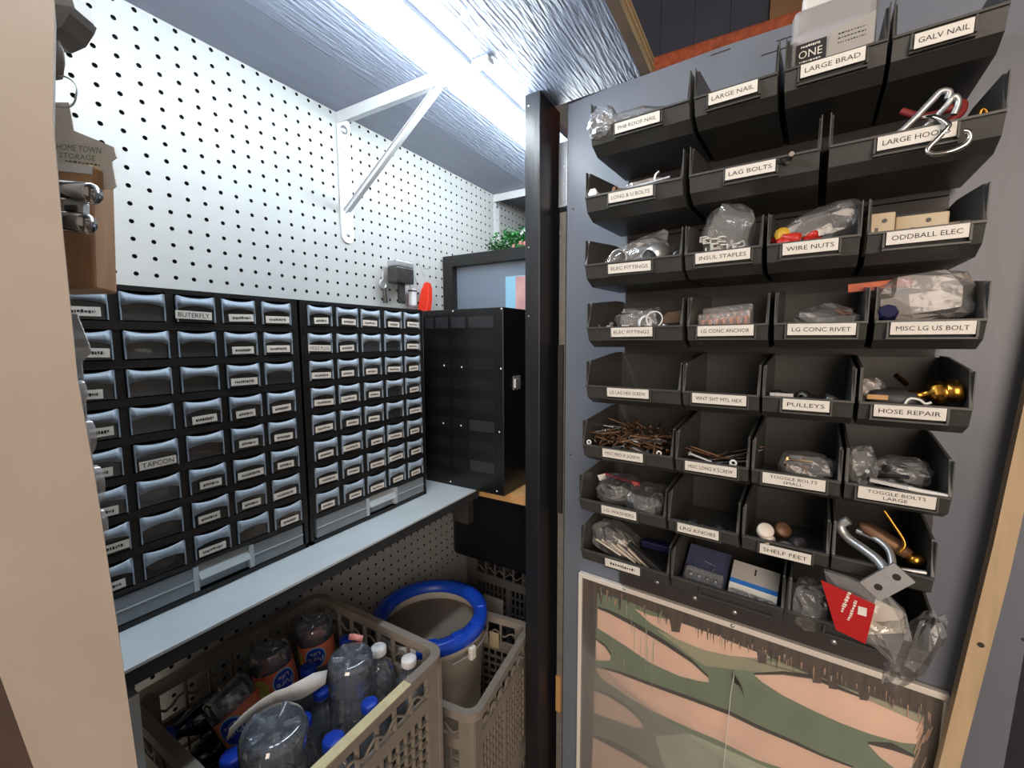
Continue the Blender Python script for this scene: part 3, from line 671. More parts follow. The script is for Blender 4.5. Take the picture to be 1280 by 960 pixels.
# row 1
bag(0, 0, 0.42, 0.05, 0.006, 0.058, 0.035, 0.017, 1, 'clear crumpled bag heaped in the PH8 ROOF NAIL bin', tilt=0.05)
bag(0, 0, 0.13, 0.004, 0.006, 0.021, 0.014, 0.021, 2, 'crinkled clear bag corner hanging over the lip of the PH8 ROOF NAIL bin', 'bag')
jar = thing('nail_pack', 'translucent white plastic nail pack with black ONE logo in the LARGE BRAD bin', 'package', bm_at(0, 2, 0.48, 0.050, -0.022))
MB('jar_clear').bbox(-0.043, 0.041, -0.030, 0.030, 0, 0.100, 0.007).build('case', jar)
MB('jar_white').bbox(-0.034, 0.032, -0.024, 0.024, 0.100, 0.118, 0.005).build('lid', jar)
m = MB('ink', 'grey_paper', 'label_white'); m.box(-0.037, -0.006, -0.0315, -0.0302, 0.032, 0.057).prism([(-0.006, 0.032), (0.039, 0.034), (0.039, 0.068), (-0.002, 0.060)], -0.0315, -0.0302, 1, ax='y')
m.text('ONE', 0.024, 0.009, T((-0.022, -0.0318, 0.044)) @ R(0.0, 'Y'), 2); scribble(m, 0.02, 0.003, T((-0.022, -0.0316, 0.053)), 2, 3); scribble(m, 0.022, 0.002, T((-0.022, -0.0316, 0.0355)), 2, 4)
for i in range(3): scribble(m, 0.026, 0.0018, T((0.018, -0.0316, 0.055-0.005*i)), 0, 5+i)
m.build('wrapper', jar)
# row 2
tag(bolt(0.075, 0.0032, 0.007, 'rust').build('hex_bolt', None, bm_at(1, 0, 0.27, 0.03, 0.012) @ R(rad(98), 'Y')), 'long rusty hex bolt lying across the LONG & U BOLTS bin', 'bolt')
tag(bolt(0.05, 0.006, 0.008, 'white_plastic').build('round_bolt', None, bm_at(1, 0, 0.075, 0.008, 0.006) @ R(rad(90), 'X') @ R(rad(180), 'Y')), 'round pale bolt end at the corner of the LONG & U BOLTS bin', 'bolt')
bag(1, 0, 0.55, 0.05, 0.008, 0.035, 0.03, 0.012, 5, 'grey plastic sleeve in the LONG & U BOLTS bin', 'bag_milky')
rod([(0, 0, -0.01), (0, 0, 0.012), (0.006, 0, 0.018)], 0.002, 'zinc', 'u_bolt', 'bent steel bolt end behind the LONG & U BOLTS lip', 'bolt', bm_at(1, 0, 0.72, 0.012, 0.002))
tag(MB('zinc').tube([(0, 0, 0), (0.055, 0, 0.004)], 0.0025, 8).build('threaded_rod', None, bm_at(1, 0, 0.5, 0.01, 0.004)), 'thin threaded rod resting on the LONG & U BOLTS lip', 'rod')
for i in range(5):
    tag(bolt(0.05, 0.003, 0.0055, 'steel_dark').build('lag_bolt', None, bm_at(1, 1, 0.2+0.14*i, 0.03+0.01*(i % 2), -0.002) @ R(rad(80+8*i), 'Y') @ R(rad(20*i), 'X')), 'grey lag bolt lying in the LAG BOLTS bin', 'bolt', 'lag bolts in the LAG BOLTS bin')
hookM = bm_at(1, 2, 0.60, 0.0, 0.0) @ Matrix.Scale(0.86, 4)
rod([(-0.004, 0.012, 0.016), (0.004, -0.006, 0.008), (0.014, -0.012, -0.004), (0.016, -0.014, -0.010), (0.008, -0.015, -0.021), (-0.001, -0.016, -0.033), (0.004, -0.017, -0.040), (0.018, -0.018, -0.041), (0.030, -0.018, -0.037), (0.035, -0.018, -0.030), (0.033, -0.018, -0.022), (0.029, -0.018, -0.020)], 0.0030, 'chrome', 's_hook', 'shiny S-shaped steel hook hanging over the LARGE HOOKS label', 'hook', hookM)
rod([(-0.045, 0.02, -0.01), (-0.02, 0.015, 0.010), (0.002, 0.012, 0.034), (0.010, 0.012, 0.043), (0.018, 0.012, 0.040), (0.017, 0.012, 0.032)], 0.0040, 'zinc', 'large_hook', 'big bent steel hook standing tallest in the LARGE HOOKS bin', 'hook', hookM)
rod([(-0.03, 0.03, -0.01), (0.0, 0.02, 0.008), (0.016, 0.012, 0.024), (0.022, 0.010, 0.033), (0.027, 0.012, 0.026), (0.024, 0.012, 0.012)], 0.0036, 'zinc', 'large_hook', 'steel hook beside the red coated hook in the LARGE HOOKS bin', 'hook', hookM)
rod([(-0.022, 0.05, 0.045), (0.0, 0.045, 0.030), (0.024, 0.04, 0.030), (0.036, 0.04, 0.034), (0.034, 0.035, 0.02), (0.02, 0.03, 0.01)], 0.0044, 'red_rubber', 'coated_hook', 'dark red rubber coated hook in the LARGE HOOKS bin', 'hook', hookM)
rod([(-0.05, 0.06, 0.022), (-0.03, 0.05, 0.006), (-0.02, 0.05, -0.01)], 0.003, 'rust', 'large_hook', 'brown rusty hook tip at the back of the LARGE HOOKS bin', 'hook', hookM)
rod([(0.040, 0.02, -0.006), (0.048, 0.02, 0.008), (0.050, 0.02, 0.014), (0.054, 0.02, 0.010), (0.056, 0.02, -0.004)], 0.002, 'brass', 'wire_hook', 'thin brassy wire hook arching at the end of the LARGE HOOKS bin', 'hook', hookM)
# row 3
bag(2, 0, 0.45, 0.04, 0.012, 0.05, 0.02, 0.022, 8, 'clear bag standing up in the upper ELEC FITTINGS bin', tilt=-0.45)
ring(2, 0, 0.36, 0.012, 0.006, 0.014, 0.02, 'open steel conduit ring at the front of the upper ELEC FITTINGS bin', 0.1)
ring(2, 0, 0.72, 0.02, 0.008, 0.015, 0.026, 'wide steel conduit coupling in the upper ELEC FITTINGS bin', -0.5, 0.5, th=0.16)
ring(2, 0, 0.93, 0.03, 0.002, 0.012, 0.02, 'dark conduit ring by the end wall of the upper ELEC FITTINGS bin', 0.5, 0.3, 'steel_dark')
bag(2, 1, 0.50, 0.045, 0.03, 0.033, 0.02, 0.034, 12, 'tall clear bag of staples standing in the INSUL STAPLES bin', tilt=0.25)
for i in range(14):
    mb = MB('white_plastic'); mb.sheet([(-0.004, 0.006), (-0.004, -0.004), (0.004, -0.004), (0.004, 0.006)], -0.003, 0.003, 0.0015)
    tag(mb.build('staple', None, bm_at(2, 1, rn.uniform(0.12, 0.8), rn.uniform(0.01, 0.04), rn.uniform(0.002, 0.026 if i > 6 else 0.008)) @ R(rn.uniform(0, 6), 'Z') @ R(rn.uniform(0, 3), 'X')), 'whitish insulated staple in the INSUL STAPLES bin', 'staple', 'staples in the INSUL STAPLES bin')
NUTY = nut_mesh('yellow_plastic', 0.009, 0.0035, 0.02); NUTR = nut_mesh('red_plastic', 0.008, 0.003, 0.02)
tag(link('wire_nut', NUTY, None, bm_at(2, 2, 0.16, 0.01, 0.014) @ R(rad(-100), 'X')), 'yellow wire nut at the corner of the WIRE NUTS bin', 'wire nut')
for i in range(6):
    tag(link('wire_nut', NUTR, None, bm_at(2, 2, 0.14+0.07*i+rn.uniform(-0.02, 0.02), 0.012+0.006*(i % 3), 0.001+0.004*(i % 2)) @ R(rn.uniform(-2, 2), 'Z') @ R(rad(75), 'X')), 'red wire nut under the clear bag in the WIRE NUTS bin', 'wire nut', 'red wire nuts in the WIRE NUTS bin')
bag(2, 2, 0.55, 0.04, 0.022, 0.046, 0.022, 0.022, 15, 'clear shiny bag lying over the wire nuts', tilt=-0.35)
for i, (u, w_, h_, c) in enumerate(((0.12, 0.026, 0.030, 'leftmost'), (0.52, 0.046, 0.026, 'widest'), (0.87, 0.022, 0.016, 'lowest'))):
    mb = MB('beige_plastic', 'dark_grey'); mb.bbox(-w_/2, w_/2, -0.012, 0.012, -0.020, h_-0.004, 0.0015); mb.box(-w_*0.2, -w_*0.2+0.003, -0.0124, -0.0118, -0.004, h_*0.3, 1); mb.cyl(0.0024, 0, 0.001, 8, 1, T((w_*0.12, -0.0120, h_*0.55)) @ R(rad(90), 'X'))
    tag(mb.build('outlet_box', None, bm_at(2, 3, u, 0.03+0.014*i, 0) @ R(0.08-0.06*i, 'Z')), 'beige electrical box in the ODDBALL ELEC bin, %s' % ['against its left wall', 'the widest', 'the lowest'][i], 'box')
# row 4
ring(3, 0, 0.72, 0.008, 0.011, 0.0125, 0.006, 'bright steel ring on edge in the lower ELEC FITTINGS bin', 0.1, 0.0, 'white_metal')
ring(3, 0, 0.61, 0.014, 0.006, 0.011, 0.006, 'tilted bright ring half sunk in the lower ELEC FITTINGS bin', 0.9, 0.2, 'white_metal')
bag(3, 0, 0.47, 0.05, 0.010, 0.036, 0.02, 0.020, 19, 'grey clear bag in the lower ELEC FITTINGS bin', 'bag')
tag(MB('raw_ply').prism([(-0.02, 0), (0.034, 0.004), (0.040, 0.024), (0.0, 0.020)], 0, 0.001, ax='y').build('card', None, bm_at(3, 0, 0.68, 0.10, 0.006)), 'brownish card at the back of the lower ELEC FITTINGS bin', 'card')
for i in range(8):
    mb = MB('zinc' if i % 2 else 'dark_grey'); mb.bbox(-0.006, 0.006, -0.004, 0.004, -0.003, 0.003, 0.001); mb.cyl(0.003, 0, 0.009, 8, 0)
    tag(mb.build('connector', None, bm_at(3, 0, 0.1+0.1*i, 0.015+0.01*(i % 3), -0.004+0.004*(i % 2)) @ R(i*1.1, 'Z') @ R(0.5*i, 'X')), 'small metal connector in the lower ELEC FITTINGS bin', 'connector', 'connectors in the lower ELEC FITTINGS bin')
for i in range(2):
    pkx = thing('anchor_pack', ['flat clear pack of orange anchors at the front of the LG CONC ANCHOR bin', 'flat clear pack of orange anchors leaning at the back of the LG CONC ANCHOR bin'][i], 'package', bm_at(3, 1, 0.46, 0.02+0.03*i, -0.024+0.01*i) @ R(-0.08, 'Y') @ R(-0.18, 'X'))
    m = MB('bag'); m.bbox(-0.034, 0.034, -0.006, 0.006, 0, 0.044, 0.003); m.build('sleeve', pkx)
    for j in range(7): MB('orange_soft').lathe([(1e-5, 0.004), (0.0033, 0.004), (0.0025, 0.03), (0.0042, 0.035), (1e-5, 0.036)], 8, 0, T((-0.028+0.0093*j, 0, 0))).build('anchor', pkx)
bag(3, 2, 0.58, 0.035, 0.004, 0.030, 0.024, 0.018, 23, 'greyish clear bag in the LG CONC RIVET bin', 'bag')
bag(3, 3, 0.48, 0.038, 0.026, 0.043, 0.024, 0.028, 27, 'big bright crumpled bag of bolts over the MISC LG US BOLT bin', 'bag_milky', tilt=-0.15)
tag(MB('navy').lathe([(1e-5, 0.012), (0.008, 0.012), (0.010, 0.008), (0.010, -0.012), (1e-5, -0.012)], 8, smooth=False).build('bolt_cap', None, bm_at(3, 3, 0.12, 0.012, 0.008) @ R(rad(70), 'X')), 'dark blue cap at the corner of the MISC LG US BOLT bin', 'cap')
tag(MB('roof_red').box(-0.03, 0.03, -0.004, 0.004, -0.005, 0.005).build('wood_stick', None, bm_at(3, 3, 0.05, 0.05, 0.046) @ R(-0.06, 'Y')), 'reddish brown stick across the top of the MISC LG US BOLT bin', 'stick')
# row 5
for i in range(7):
    mb = MB('steel_dark'); mb.lathe([(0.003, -0.004), (0.009, -0.004), (0.006, 0), (0.009, 0.004), (0.003, 0.004), (0.003, -0.004)], 12)
    tag(mb.build('pulley', None, bm_at(4, 2, 0.16+0.1*i, 0.014+0.012*(i % 2), -0.001-0.004*(i % 3)) @ R(i*0.9, 'Z') @ R(0.8+0.3*i, 'X')), 'small dark metal pulley in the PULLEYS bin', 'pulley', 'pulleys in the PULLEYS bin')
tag(MB('zinc').box(-0.013, 0.013, -0.003, 0.003, 0, 0.006).build('pulley_bracket', None, bm_at(4, 2, 0.22, 0.006, -0.001)), 'shiny bracket on the front of the PULLEYS bin', 'bracket')
br = thing('hose_fitting', 'brass hose fitting lying in the HOSE REPAIR bin', 'fitting', bm_at(4, 3, 0.66, 0.02, 0.012) @ R(rad(78), 'Y'))
MB('brass').lathe([(0.004, -0.032), (0.006, -0.03), (0.0065, -0.012), (0.005, -0.01), (0.005, 0.0), (0.012, 0.002), (0.013, 0.012), (0.010, 0.014), (0.0125, 0.016), (0.0125, 0.026), (0.009, 0.028), (0.004, 0.028)], 18).build('body', br)
MB('brass').lathe([(0.0135, 0.004), (0.0145, 0.006), (0.0145, 0.009), (0.0135, 0.011)], 8, smooth=False).build('collar', br)
tag(crumple(MB('dark_grey'), 0.026, 0.02, 0.016, 31, amp=0.25).build('hose_valve', None, bm_at(4, 3, 0.36, 0.03, 0.0)), 'dark rubber hose end in the HOSE REPAIR bin', 'hose')
bag(4, 3, 0.12, 0.035, 0.012, 0.014, 0.012, 0.014, 32, 'small grey plastic wrap by the wall of the HOSE REPAIR bin', 'bag_milky')
rod([(0.0, 0, -0.012), (-0.004, -0.001, 0.0), (0.0, -0.001, 0.007), (0.008, 0, 0.006), (0.013, 0, 0.002), (0.018, 0, 0.004)], 0.0014, 'white_plastic', 'hook_clip', 'thin white curl of wire in the HOSE REPAIR bin', 'wire', bm_at(4, 3, 0.48, 0.006, 0.0))
rod([(0, 0, 0), (0.012, 0.01, -0.012)], 0.003, 'brass', 'brass_pin', 'short brass pin behind the hose fitting', 'pin', bm_at(4, 3, 0.40, 0.06, 0.030))
tag(MB('tan_wood').bbox(-0.010, 0.010, -0.003, 0.003, -0.003, 0.003, 0.001).build('wood_plug', None, bm_at(4, 3, 0.18, 0.012, 0.006)), 'tan wooden plug in the HOSE REPAIR bin', 'plug')
# row 6: a pile of screws
def screw_mesh(m, L, r):
    mb = MB(m); mb.lathe([(1e-5, 0), (r*2.1, 0), (r*2.0, r*0.5), (r, r*2.0), (r, L*0.85), (1e-5, L)], 7); return mb.mesh('screw')
SCR = [screw_mesh('rust', 0.034, 0.0015), screw_mesh('steel_dark', 0.030, 0.0016), screw_mesh('zinc', 0.026, 0.0015)]
for i in range(150):
    u = rn.uniform(0.07, 0.93); d = rn.uniform(0.012, 0.10)
    h = (-0.012 if d < 0.03 else -0.022)+rn.random()**0.6*(0.030+0.022*math.sin(math.pi*u)*min(1, d/0.06))
    o = link('wood_screw', SCR[0 if i % 7 < 5 else (1 if i % 7 == 5 else 2)], None, bm_at(5, 0, u, d, h) @ R(rn.uniform(0, 6.28), 'Z') @ R(rn.uniform(1.1, 2.0), 'X'))
    tag(o, ['brown screw in the heap filling the MISC MED X SCREW bin', 'grey screw in the heap filling the MISC MED X SCREW bin', 'bright zinc screw in the heap filling the MISC MED X SCREW bin'][0 if i % 7 < 5 else (1 if i % 7 == 5 else 2)], 'screw', 'screws in the MISC MED X SCREW bin')
for i, (u, h) in enumerate(((0.07, 0.004), (0.86, 0.002))):
    ring(5, 0, u, 0.004, h, 0.0042, 0.002, ['pale washer at the corner of the MISC MED X SCREW bin', 'grey washer at the end of the MISC MED X SCREW bin'][i], 0.1, 0, 'white_metal', 'washer', 0.5)
LS = [screw_mesh('steel_dark', 0.06, 0.0018), screw_mesh('rust', 0.055, 0.0018)]
for i in range(16):
    o = link('long_screw', LS[i % 2], None, bm_at(5, 1, rn.uniform(0.38, 0.7), rn.uniform(0.04, 0.08), rn.uniform(-0.018, 0.004)) @ R(rn.choice((0.6, 1.1, 1.7, 2.2, 3.9, 4.6, 5.3)), 'Z') @ R(rn.uniform(1.15, 1.6), 'X'))
    tag(o, ['long grey screw in the MISC LONG X SCREW bin', 'long brown screw in the MISC LONG X SCREW bin'][i % 2], 'screw', 'screws in the MISC LONG X SCREW bin')
ring(5, 1, 0.80, 0.006, 0.003, 0.0050, 0.002, 'bright washer at the front of the MISC LONG X SCREW bin', 0.0, 0.1, 'white_metal', 'washer', 0.5)
tag(bolt(0.03, 0.002, 0.004, 'zinc').build('long_screw', None, bm_at(5, 1, 0.2, 0.012, 0.006) @ R(rad(105), 'Y')), 'bright screw pointing sideways at the front of the MISC LONG X SCREW bin', 'screw')
bag(5, 2, 0.62, 0.04, 0.004, 0.030, 0.022, 0.018, 41, 'clear bag of toggle bolts in the TOGGLE BOLTS SMALL bin', 'bag')
for i in range(7):
    tag(bolt(0.028, 0.0015, 0.004, 'brass' if i % 2 else 'rust').build('toggle_bolt', None, bm_at(5, 2, 0.38+0.04*i, 0.04+0.01*(i % 3), 0.002+0.006*(i % 3)) @ R(i*1.3, 'Z') @ R(rad(70+i*14), 'X')), ['brown toggle bolt in the TOGGLE BOLTS SMALL bin', 'brassy toggle bolt in the TOGGLE BOLTS SMALL bin'][i % 2], 'bolt', 'small toggle bolts')
bag(5, 3, 0.18, 0.03, 0.014, 0.015, 0.016, 0.026, 43, 'clear bag with a brass screw in the TOGGLE BOLTS LARGE bin', 'bag')
bag(5, 3, 0.62, 0.05, 0.012, 0.026, 0.022, 0.016, 44, 'shiny clear bag behind the silver bar in the TOGGLE BOLTS LARGE bin', 'bag')
tag(MB('zinc').sheet([(-0.004, 0.004), (-0.004, 0), (0.004, 0), (0.004, 0.004)], -0.020, 0.020, 0.001).build('toggle_wing', None, bm_at(5, 3, 0.46, 0.006, 0.003) @ R(0.10, 'Y')), 'silver folded toggle bar on the lip of the TOGGLE BOLTS LARGE bin', 'toggle')
tag(MB('white_plastic').bbox(-0.018, 0.018, -0.003, 0.003, -0.002, 0.002, 0.001).build('toggle_strap', None, bm_at(5, 3, 0.80, 0.004, 0.002) @ R(0.08, 'Y')), 'white plastic strap on the lip of the TOGGLE BOLTS LARGE bin', 'strap')
for i in range(8):
    tag(bolt(0.05, 0.0024, 0.005, 'steel_dark' if i % 2 else 'zinc').build('toggle_bolt', None, bm_at(5, 3, 0.2+0.08*i, 0.03+0.012*(i % 3), -0.004+0.007*(i % 4)) @ R(i*0.7, 'Z') @ R(rad(60+i*15), 'X')), ['bright toggle bolt in the TOGGLE BOLTS LARGE bin', 'dull grey toggle bolt in the TOGGLE BOLTS LARGE bin'][i % 2], 'bolt', 'large toggle bolts')
# row 7
for i, (u, d, h, lab) in enumerate(((0.34, 0.06, 0.010, 'zip bag of washers with a red seal in the LG WASHERS bin'), (0.72, 0.055, 0.004, 'zip bag of large washers beside the red sealed bag in the LG WASHERS bin'))):
    zb = thing('zip_bag', lab, 'bag', bm_at(6, 0, u, d, h))
    crumple(MB('bag'), 0.034, 0.045, 0.022, 50+i, flat=True, amp=0.2).build('pouch', zb)
    if i == 0: MB('gasket_red').box(-0.030, 0.034, -0.002, 0.002, 0.016, 0.021).build('red_seal', zb, R(0.10, 'Y'))
    if i == 0: MB('label_white').box(-0.030, -0.015, -0.004, -0.003, 0.022, 0.032).build('white_tag', zb, R(-0.4, 'Y'))
    for j in range(4): MB('steel_dark').lathe([(0.006, -0.0008), (0.014, -0.0008), (0.014, 0.0008), (0.006, 0.0008), (0.006, -0.0008)], 16, 0, T((-0.012+0.008*j, 0.002*j-0.005, -0.010+0.004*j)) @ R(0.6+0.2*j, 'X')).build('washer', zb)
for i in range(5):
    mb = MB('dark_grey'); mb.lathe([(1e-5, 0), (0.006, 0), (0.005, 0.006), (0.011, 0.010), (0.010, 0.017), (1e-5, 0.019)], 12)
    tag(mb.build('knob_pull', None, bm_at(6, 1, 0.15+0.17*i, 0.02+0.012*(i % 2), -0.024) @ R(0.4*i-0.6, 'Y')), 'dark round knob at the bottom of the LRG KNOBS bin', 'knob', 'knobs in the LRG KNOBS bin')
FOOT = [('tag_paper', 0.27, 0.012, 0.008, 0.3, 'cream round shelf foot stacked on another in the SHELF FEET bin'), ('tag_paper', 0.30, 0.012, -0.006, 1.2, 'cream round shelf foot under the other in the SHELF FEET bin'), ('rust', 0.46, 0.04, 0.004, 0.5, 'brown round shelf foot in the SHELF FEET bin'), ('dark_grey', 0.66, 0.03, -0.008, 0.8, 'dark round shelf foot by the wall of the SHELF FEET bin'), ('zinc', 0.52, 0.012, -0.012, 0.2, 'bright metal shelf foot in the SHELF FEET bin')]
for m, u, d, h, a, lab in FOOT:
    mb = MB(m); mb.lathe([(1e-5, -0.006), (0.0085, -0.006), (0.0105, -0.003), (0.0105, 0.005), (0.009, 0.007), (1e-5, 0.007)], 16)
    tag(mb.build('rubber_bumper', None, bm_at(6, 2, u, d, h) @ R(a, 'Z') @ R(0.5+a, 'X')), lab, 'bumper')
UB = bm_at(6, 3, 0.40, 0.0, 0.0)
rod([(0.016, -0.012, -0.006), (0.008, -0.002, 0.006), (-0.006, 0.012, 0.012), (-0.022, 0.025, 0.018), (-0.030, 0.03, 0.030), (-0.022, 0.03, 0.040)], 0.0058, 'zinc', 'u_bolt', 'thick galvanised U-bolt reaching over the bin lip', 'bolt', UB)
rod([(0.020, -0.006, 0.000), (0.018, 0.012, 0.016), (0.006, 0.025, 0.024), (-0.012, 0.035, 0.026)], 0.0040, 'zinc', 'u_bolt', 'thinner galvanised bolt beside the thick U-bolt', 'bolt', UB)
hpM = UB @ T((0.014, -0.016, -0.010)) @ R(0.72, 'Y')
pts = [(-0.013, -0.022), (0.013, -0.022), (0.013, 0.022), (-0.013, 0.022)]
mb = MB('zinc', 'ink'); mb.prism(pts, -0.002, 0.002, 0, ax='y')
for zz in (-0.011, 0.012): mb.lathe([(0.0038, -0.0026), (0.0058, -0.0024), (0.0058, 0.0)], 14, 0, T((0, 0, zz)) @ R(rad(90), 'X')); mb.cyl(0.0040, 0, 0.0004, 12, 1, T((0, -0.0020, zz)) @ R(rad(90), 'X'))
tag(mb.build('hole_plate', None, hpM), 'galvanised plate with two holes hanging from the U-bolt', 'plate')
rod([(0.012, 0.03, 0.060), (0.020, 0.026, 0.048), (0.032, 0.02, 0.028), (0.028, 0.018, 0.016)], 0.0018, 'brass', 'brass_rod', 'bent brassy rod above the galvanised U-bolt', 'rod', UB)
tag(crumple(MB('rust'), 0.030, 0.012, 0.008, 61, amp=0.2).build('file_tool', None, UB @ T((0.016, 0.035, 0.022)) @ R(0.5, 'Y')), 'dark brown wooden file behind the U-bolt', 'tool')
tag(MB('brass').lathe([(1e-5, -0.01), (0.007, -0.008), (0.009, 0), (0.006, 0.008), (1e-5, 0.01)], 12).build('brass_ball', None, UB @ T((0.044, 0.03, 0.006)) @ R(1.2, 'Y')), 'round brassy ball behind the hole plate', 'ball')
tag(bolt(0.03, 0.003, 0.005, 'zinc').build('hex_bolt', None, UB @ T((0.022, 0.012, -0.004)) @ R(1.45, 'Y')), 'short bright bolt by the right wall of the U-bolt bin', 'bolt')
# row 8
bag(7, 0, 0.30, 0.05, 0.010, 0.040, 0.03, 0.024, 71, 'clear bag of pale strips in the lowest row bin with the unreadable label', 'bag', tilt=0.3)
for i in range(9):
    tag(MB('strips').bbox(-0.024, 0.024, -0.002, 0.002, -0.001, 0.001, 0.0005).build('plastic_strip', None, bm_at(7, 0, 0.30+0.045*i, 0.014+0.008*(i % 4), 0.010-0.003*(i % 3)) @ R(0.35+0.05*i, 'Y') @ R(0.03*i, 'Z')), 'pale flat strip in the lowest row bin with the unreadable label', 'strip', 'pale strips in the lowest row')
tag(MB('ink').bbox(-0.042, 0.042, -0.004, 0.004, -0.004, 0.004, 0.001).build('black_rod', None, bm_at(7, 0, 0.78, 0.014, 0.004) @ R(0.55, 'Y')), 'black stick lying across the pale strips', 'stick')
tag(MB('navy').bbox(-0.030, 0.030, -0.010, 0.010, -0.006, 0.006, 0.002).build('dark_pouch', None, bm_at(7, 0, 0.80, 0.06, 0.014)), 'dark pouch at the back of the pale strips bin', 'pouch')
for i, (u, lab) in enumerate(((0.27, 'blue blister pack with silver fittings in the lowest row'), (0.73, 'blue and white blister pack with hang hole in the lowest row'))):
    pk = thing('blister_pack', lab, 'package', bm_at(7, 1, u, 0.05-0.02*i, -0.006) @ R(0.06, 'Y') @ R(rad(-52), 'X'))
    w_ = 0.031
    MB('packet_blue' if i == 0 else 'grey_paper').box(-w_, w_, -0.0006, 0.0006, -0.02, 0.042).build('card', pk)
    if i == 1:
        MB('blue_print').box(-w_, w_, -0.0012, -0.0007, 0.006, 0.013).build('blue_stripe', pk); MB('label_white').box(-w_, w_, -0.0012, -0.0007, -0.004, 0.006).build('white_stripe', pk)
        MB('ink').box(-0.001, 0.001, -0.0012, -0.0007, 0.026, 0.036).build('hang_hole', pk)
    else:
        MB('zinc').bbox(-0.026, 0.026, -0.004, -0.0008, 0.0, 0.003, 0.0008).build('silver_bar', pk)
        m = MB('zinc'); m.tube([(0.010, -0.003, 0.004), (0.012, -0.003, 0.014), (-0.004, -0.003, 0.018)], 0.001, 6); m.build('wire_loop', pk)
    MB('bag').bbox(-w_*0.9, w_*0.9, -0.010, -0.0008, -0.02, 0.0 if i == 0 else -0.005, 0.003).build('blister', pk)
    for j in range(4): MB('zinc').lathe([(1e-5, 0), (0.003, 0), (0.003, 0.006), (1e-5, 0.006)], 8, 0, T((-0.018+0.012*j, -0.004, -0.012)) @ R(rad(90), 'X')).build('fitting', pk)
rp = thing('red_packet', 'red and clear plastic packet hanging out over the lowest rack edge', 'package', BM(0.075, 1.070, 0.645))
def hbp(u, v, D): t, z = hb(u, v, D); return (t-0.075, z-1.070)
red = [hbp(u, v, 0.645) for u, v in ((1026, 716), (1092, 745), (1080, 793), (1044, 776))]
MB('packet_red').prism(red, -0.0205, -0.0195, ax='y').build('red_card', rp)
m = MB('label_white'); a = hbp(1076, 752, 0.645); m.box(a[0]-0.004, a[0]+0.004, -0.0212, -0.0206, a[1]-0.006, a[1]+0.004)
for i, (u, v) in enumerate(((1056, 742), (1064, 752))):
    a = hbp(u, v, 0.645); scribble(m, 0.028, 0.004, T((a[0], -0.0206, a[1])) @ R(-1.35, 'Y'), 0, 30+i)
m.build('print', rp)
clr = [hbp(u, v, 0.645) for u, v in ((1030, 712), (1060, 722), (1105, 738), (1132, 765), (1140, 800), (1126, 836), (1094, 808), (1046, 780))]
mb = MB('bag'); n = len(clr); c0 = (sum(a for a, b in clr)/n, sum(b for a, b in clr)/n)
vs = [(a, -0.004+0.004*noise.noise(Vector((a*90, b*90, 3))), b) for a, b in clr]
rings = [vs]
for s in (0.75, 0.5, 0.25): rings.append([(c0[0]+(a-c0[0])*s, -0.010+0.016*noise.noise(Vector((a*60*s, b*60*s, s*7))), c0[1]+(b-c0[1])*s) for a, b in clr])
allv = [q for rr_ in rings for q in rr_]+[(c0[0], -0.012, c0[1])]; fs = [(i*n+j, i*n+(j+1) % n, (i+1)*n+(j+1) % n, (i+1)*n+j) for i in range(3) for j in range(n)]+[(3*n+j, 3*n+(j+1) % n, 4*n) for j in range(n)]
back = [(a, 0.004, b) for a, b in clr]
mb.add(allv, fs, 0); mb.add(vs+back, [(j, n+j, n+(j+1) % n, (j+1) % n) for j in range(n)]+[list(range(n, 2*n))], 0); mb.build('clear_sleeve', rp)
tan = [hbp(u, v, 0.645) for u, v in ((1094, 748), (1128, 765), (1132, 790), (1084, 792))]
MB('strips').prism(tan, -0.002, 0.0015, ax='y').build('tan_insert', rp)
bag(7, 2, 0.90, 0.014, -0.012, 0.014, 0.018, 0.050, 81, 'long clear plastic sleeve beside the red packet', 'bag', tilt=0.35)
bag(7, 2, 0.16, 0.02, 0.006, 0.020, 0.02, 0.030, 83, 'dull clear bag left of the red packet', 'bag')

# ================================================================== FRAMED CAMOUFLAGE PRINT
ps = thing('framed_print', 'white framed camouflage print in pink and green under the bins', 'picture', BM(0, 0.40, PD-0.003))
L0, R0, TP, BT = -0.3975, 0.185, 0.9445, 0.36
fw = 0.0105
def q4(pts): return [(a, b-0.40) for a, b in pts]
m = MB('frame_white'); m.bbox(L0, R0, -0.010, 0.001, TP-fw-0.40, TP-0.40, 0.0015); m.build('frame_bar', ps)
m = MB('frame_white'); m.bbox(L0, L0+fw*0.75, -0.010, 0.001, BT-0.40, TP-fw-0.40, 0.0015); m.build('frame_bar', ps)
m = MB('frame_white'); m.bbox(L0, R0, -0.010, 0.001, BT-fw-0.40, BT-0.40, 0.0015); m.build('frame_bar', ps)
m = MB('frame_white'); m.bbox(R0-fw*0.5, R0, -0.010, 0.001, BT-0.40, TP-fw-0.40, 0.0015); m.build('frame_bar', ps)
MB('camo_border').box(L0+fw*0.75, R0-fw*0.5, -0.002, 0.0, BT-0.40, TP-fw-0.40).build('backing_sheet', ps)
ZX, ZY, ZSC = 740, 700, 2.7234
def zp(pts, mat_, lay, name='camo_patch'):
    q = [hb(ZX+a/ZSC, ZY+b/ZSC, PD-0.0055) for a, b in pts]; q = [(a, max(b, BT+0.001)) for a, b in q]
    o = MB(mat_).prism([(a, b-0.40) for a, b in q], -0.0022-0.0003*lay, -0.0019-0.0003*lay+0.0002, ax='y').build(name, ps); return o
zp([(18, 112), (120, 140), (300, 216), (480, 284), (640, 346), (800, 412), (960, 468), (1138, 532), (1130, 565), (1095, 706), (1080, 800), (1010, 1150), (-14, 1150), (-4, 800), (4, 500)], 'camo_green', 0, 'green_ground')
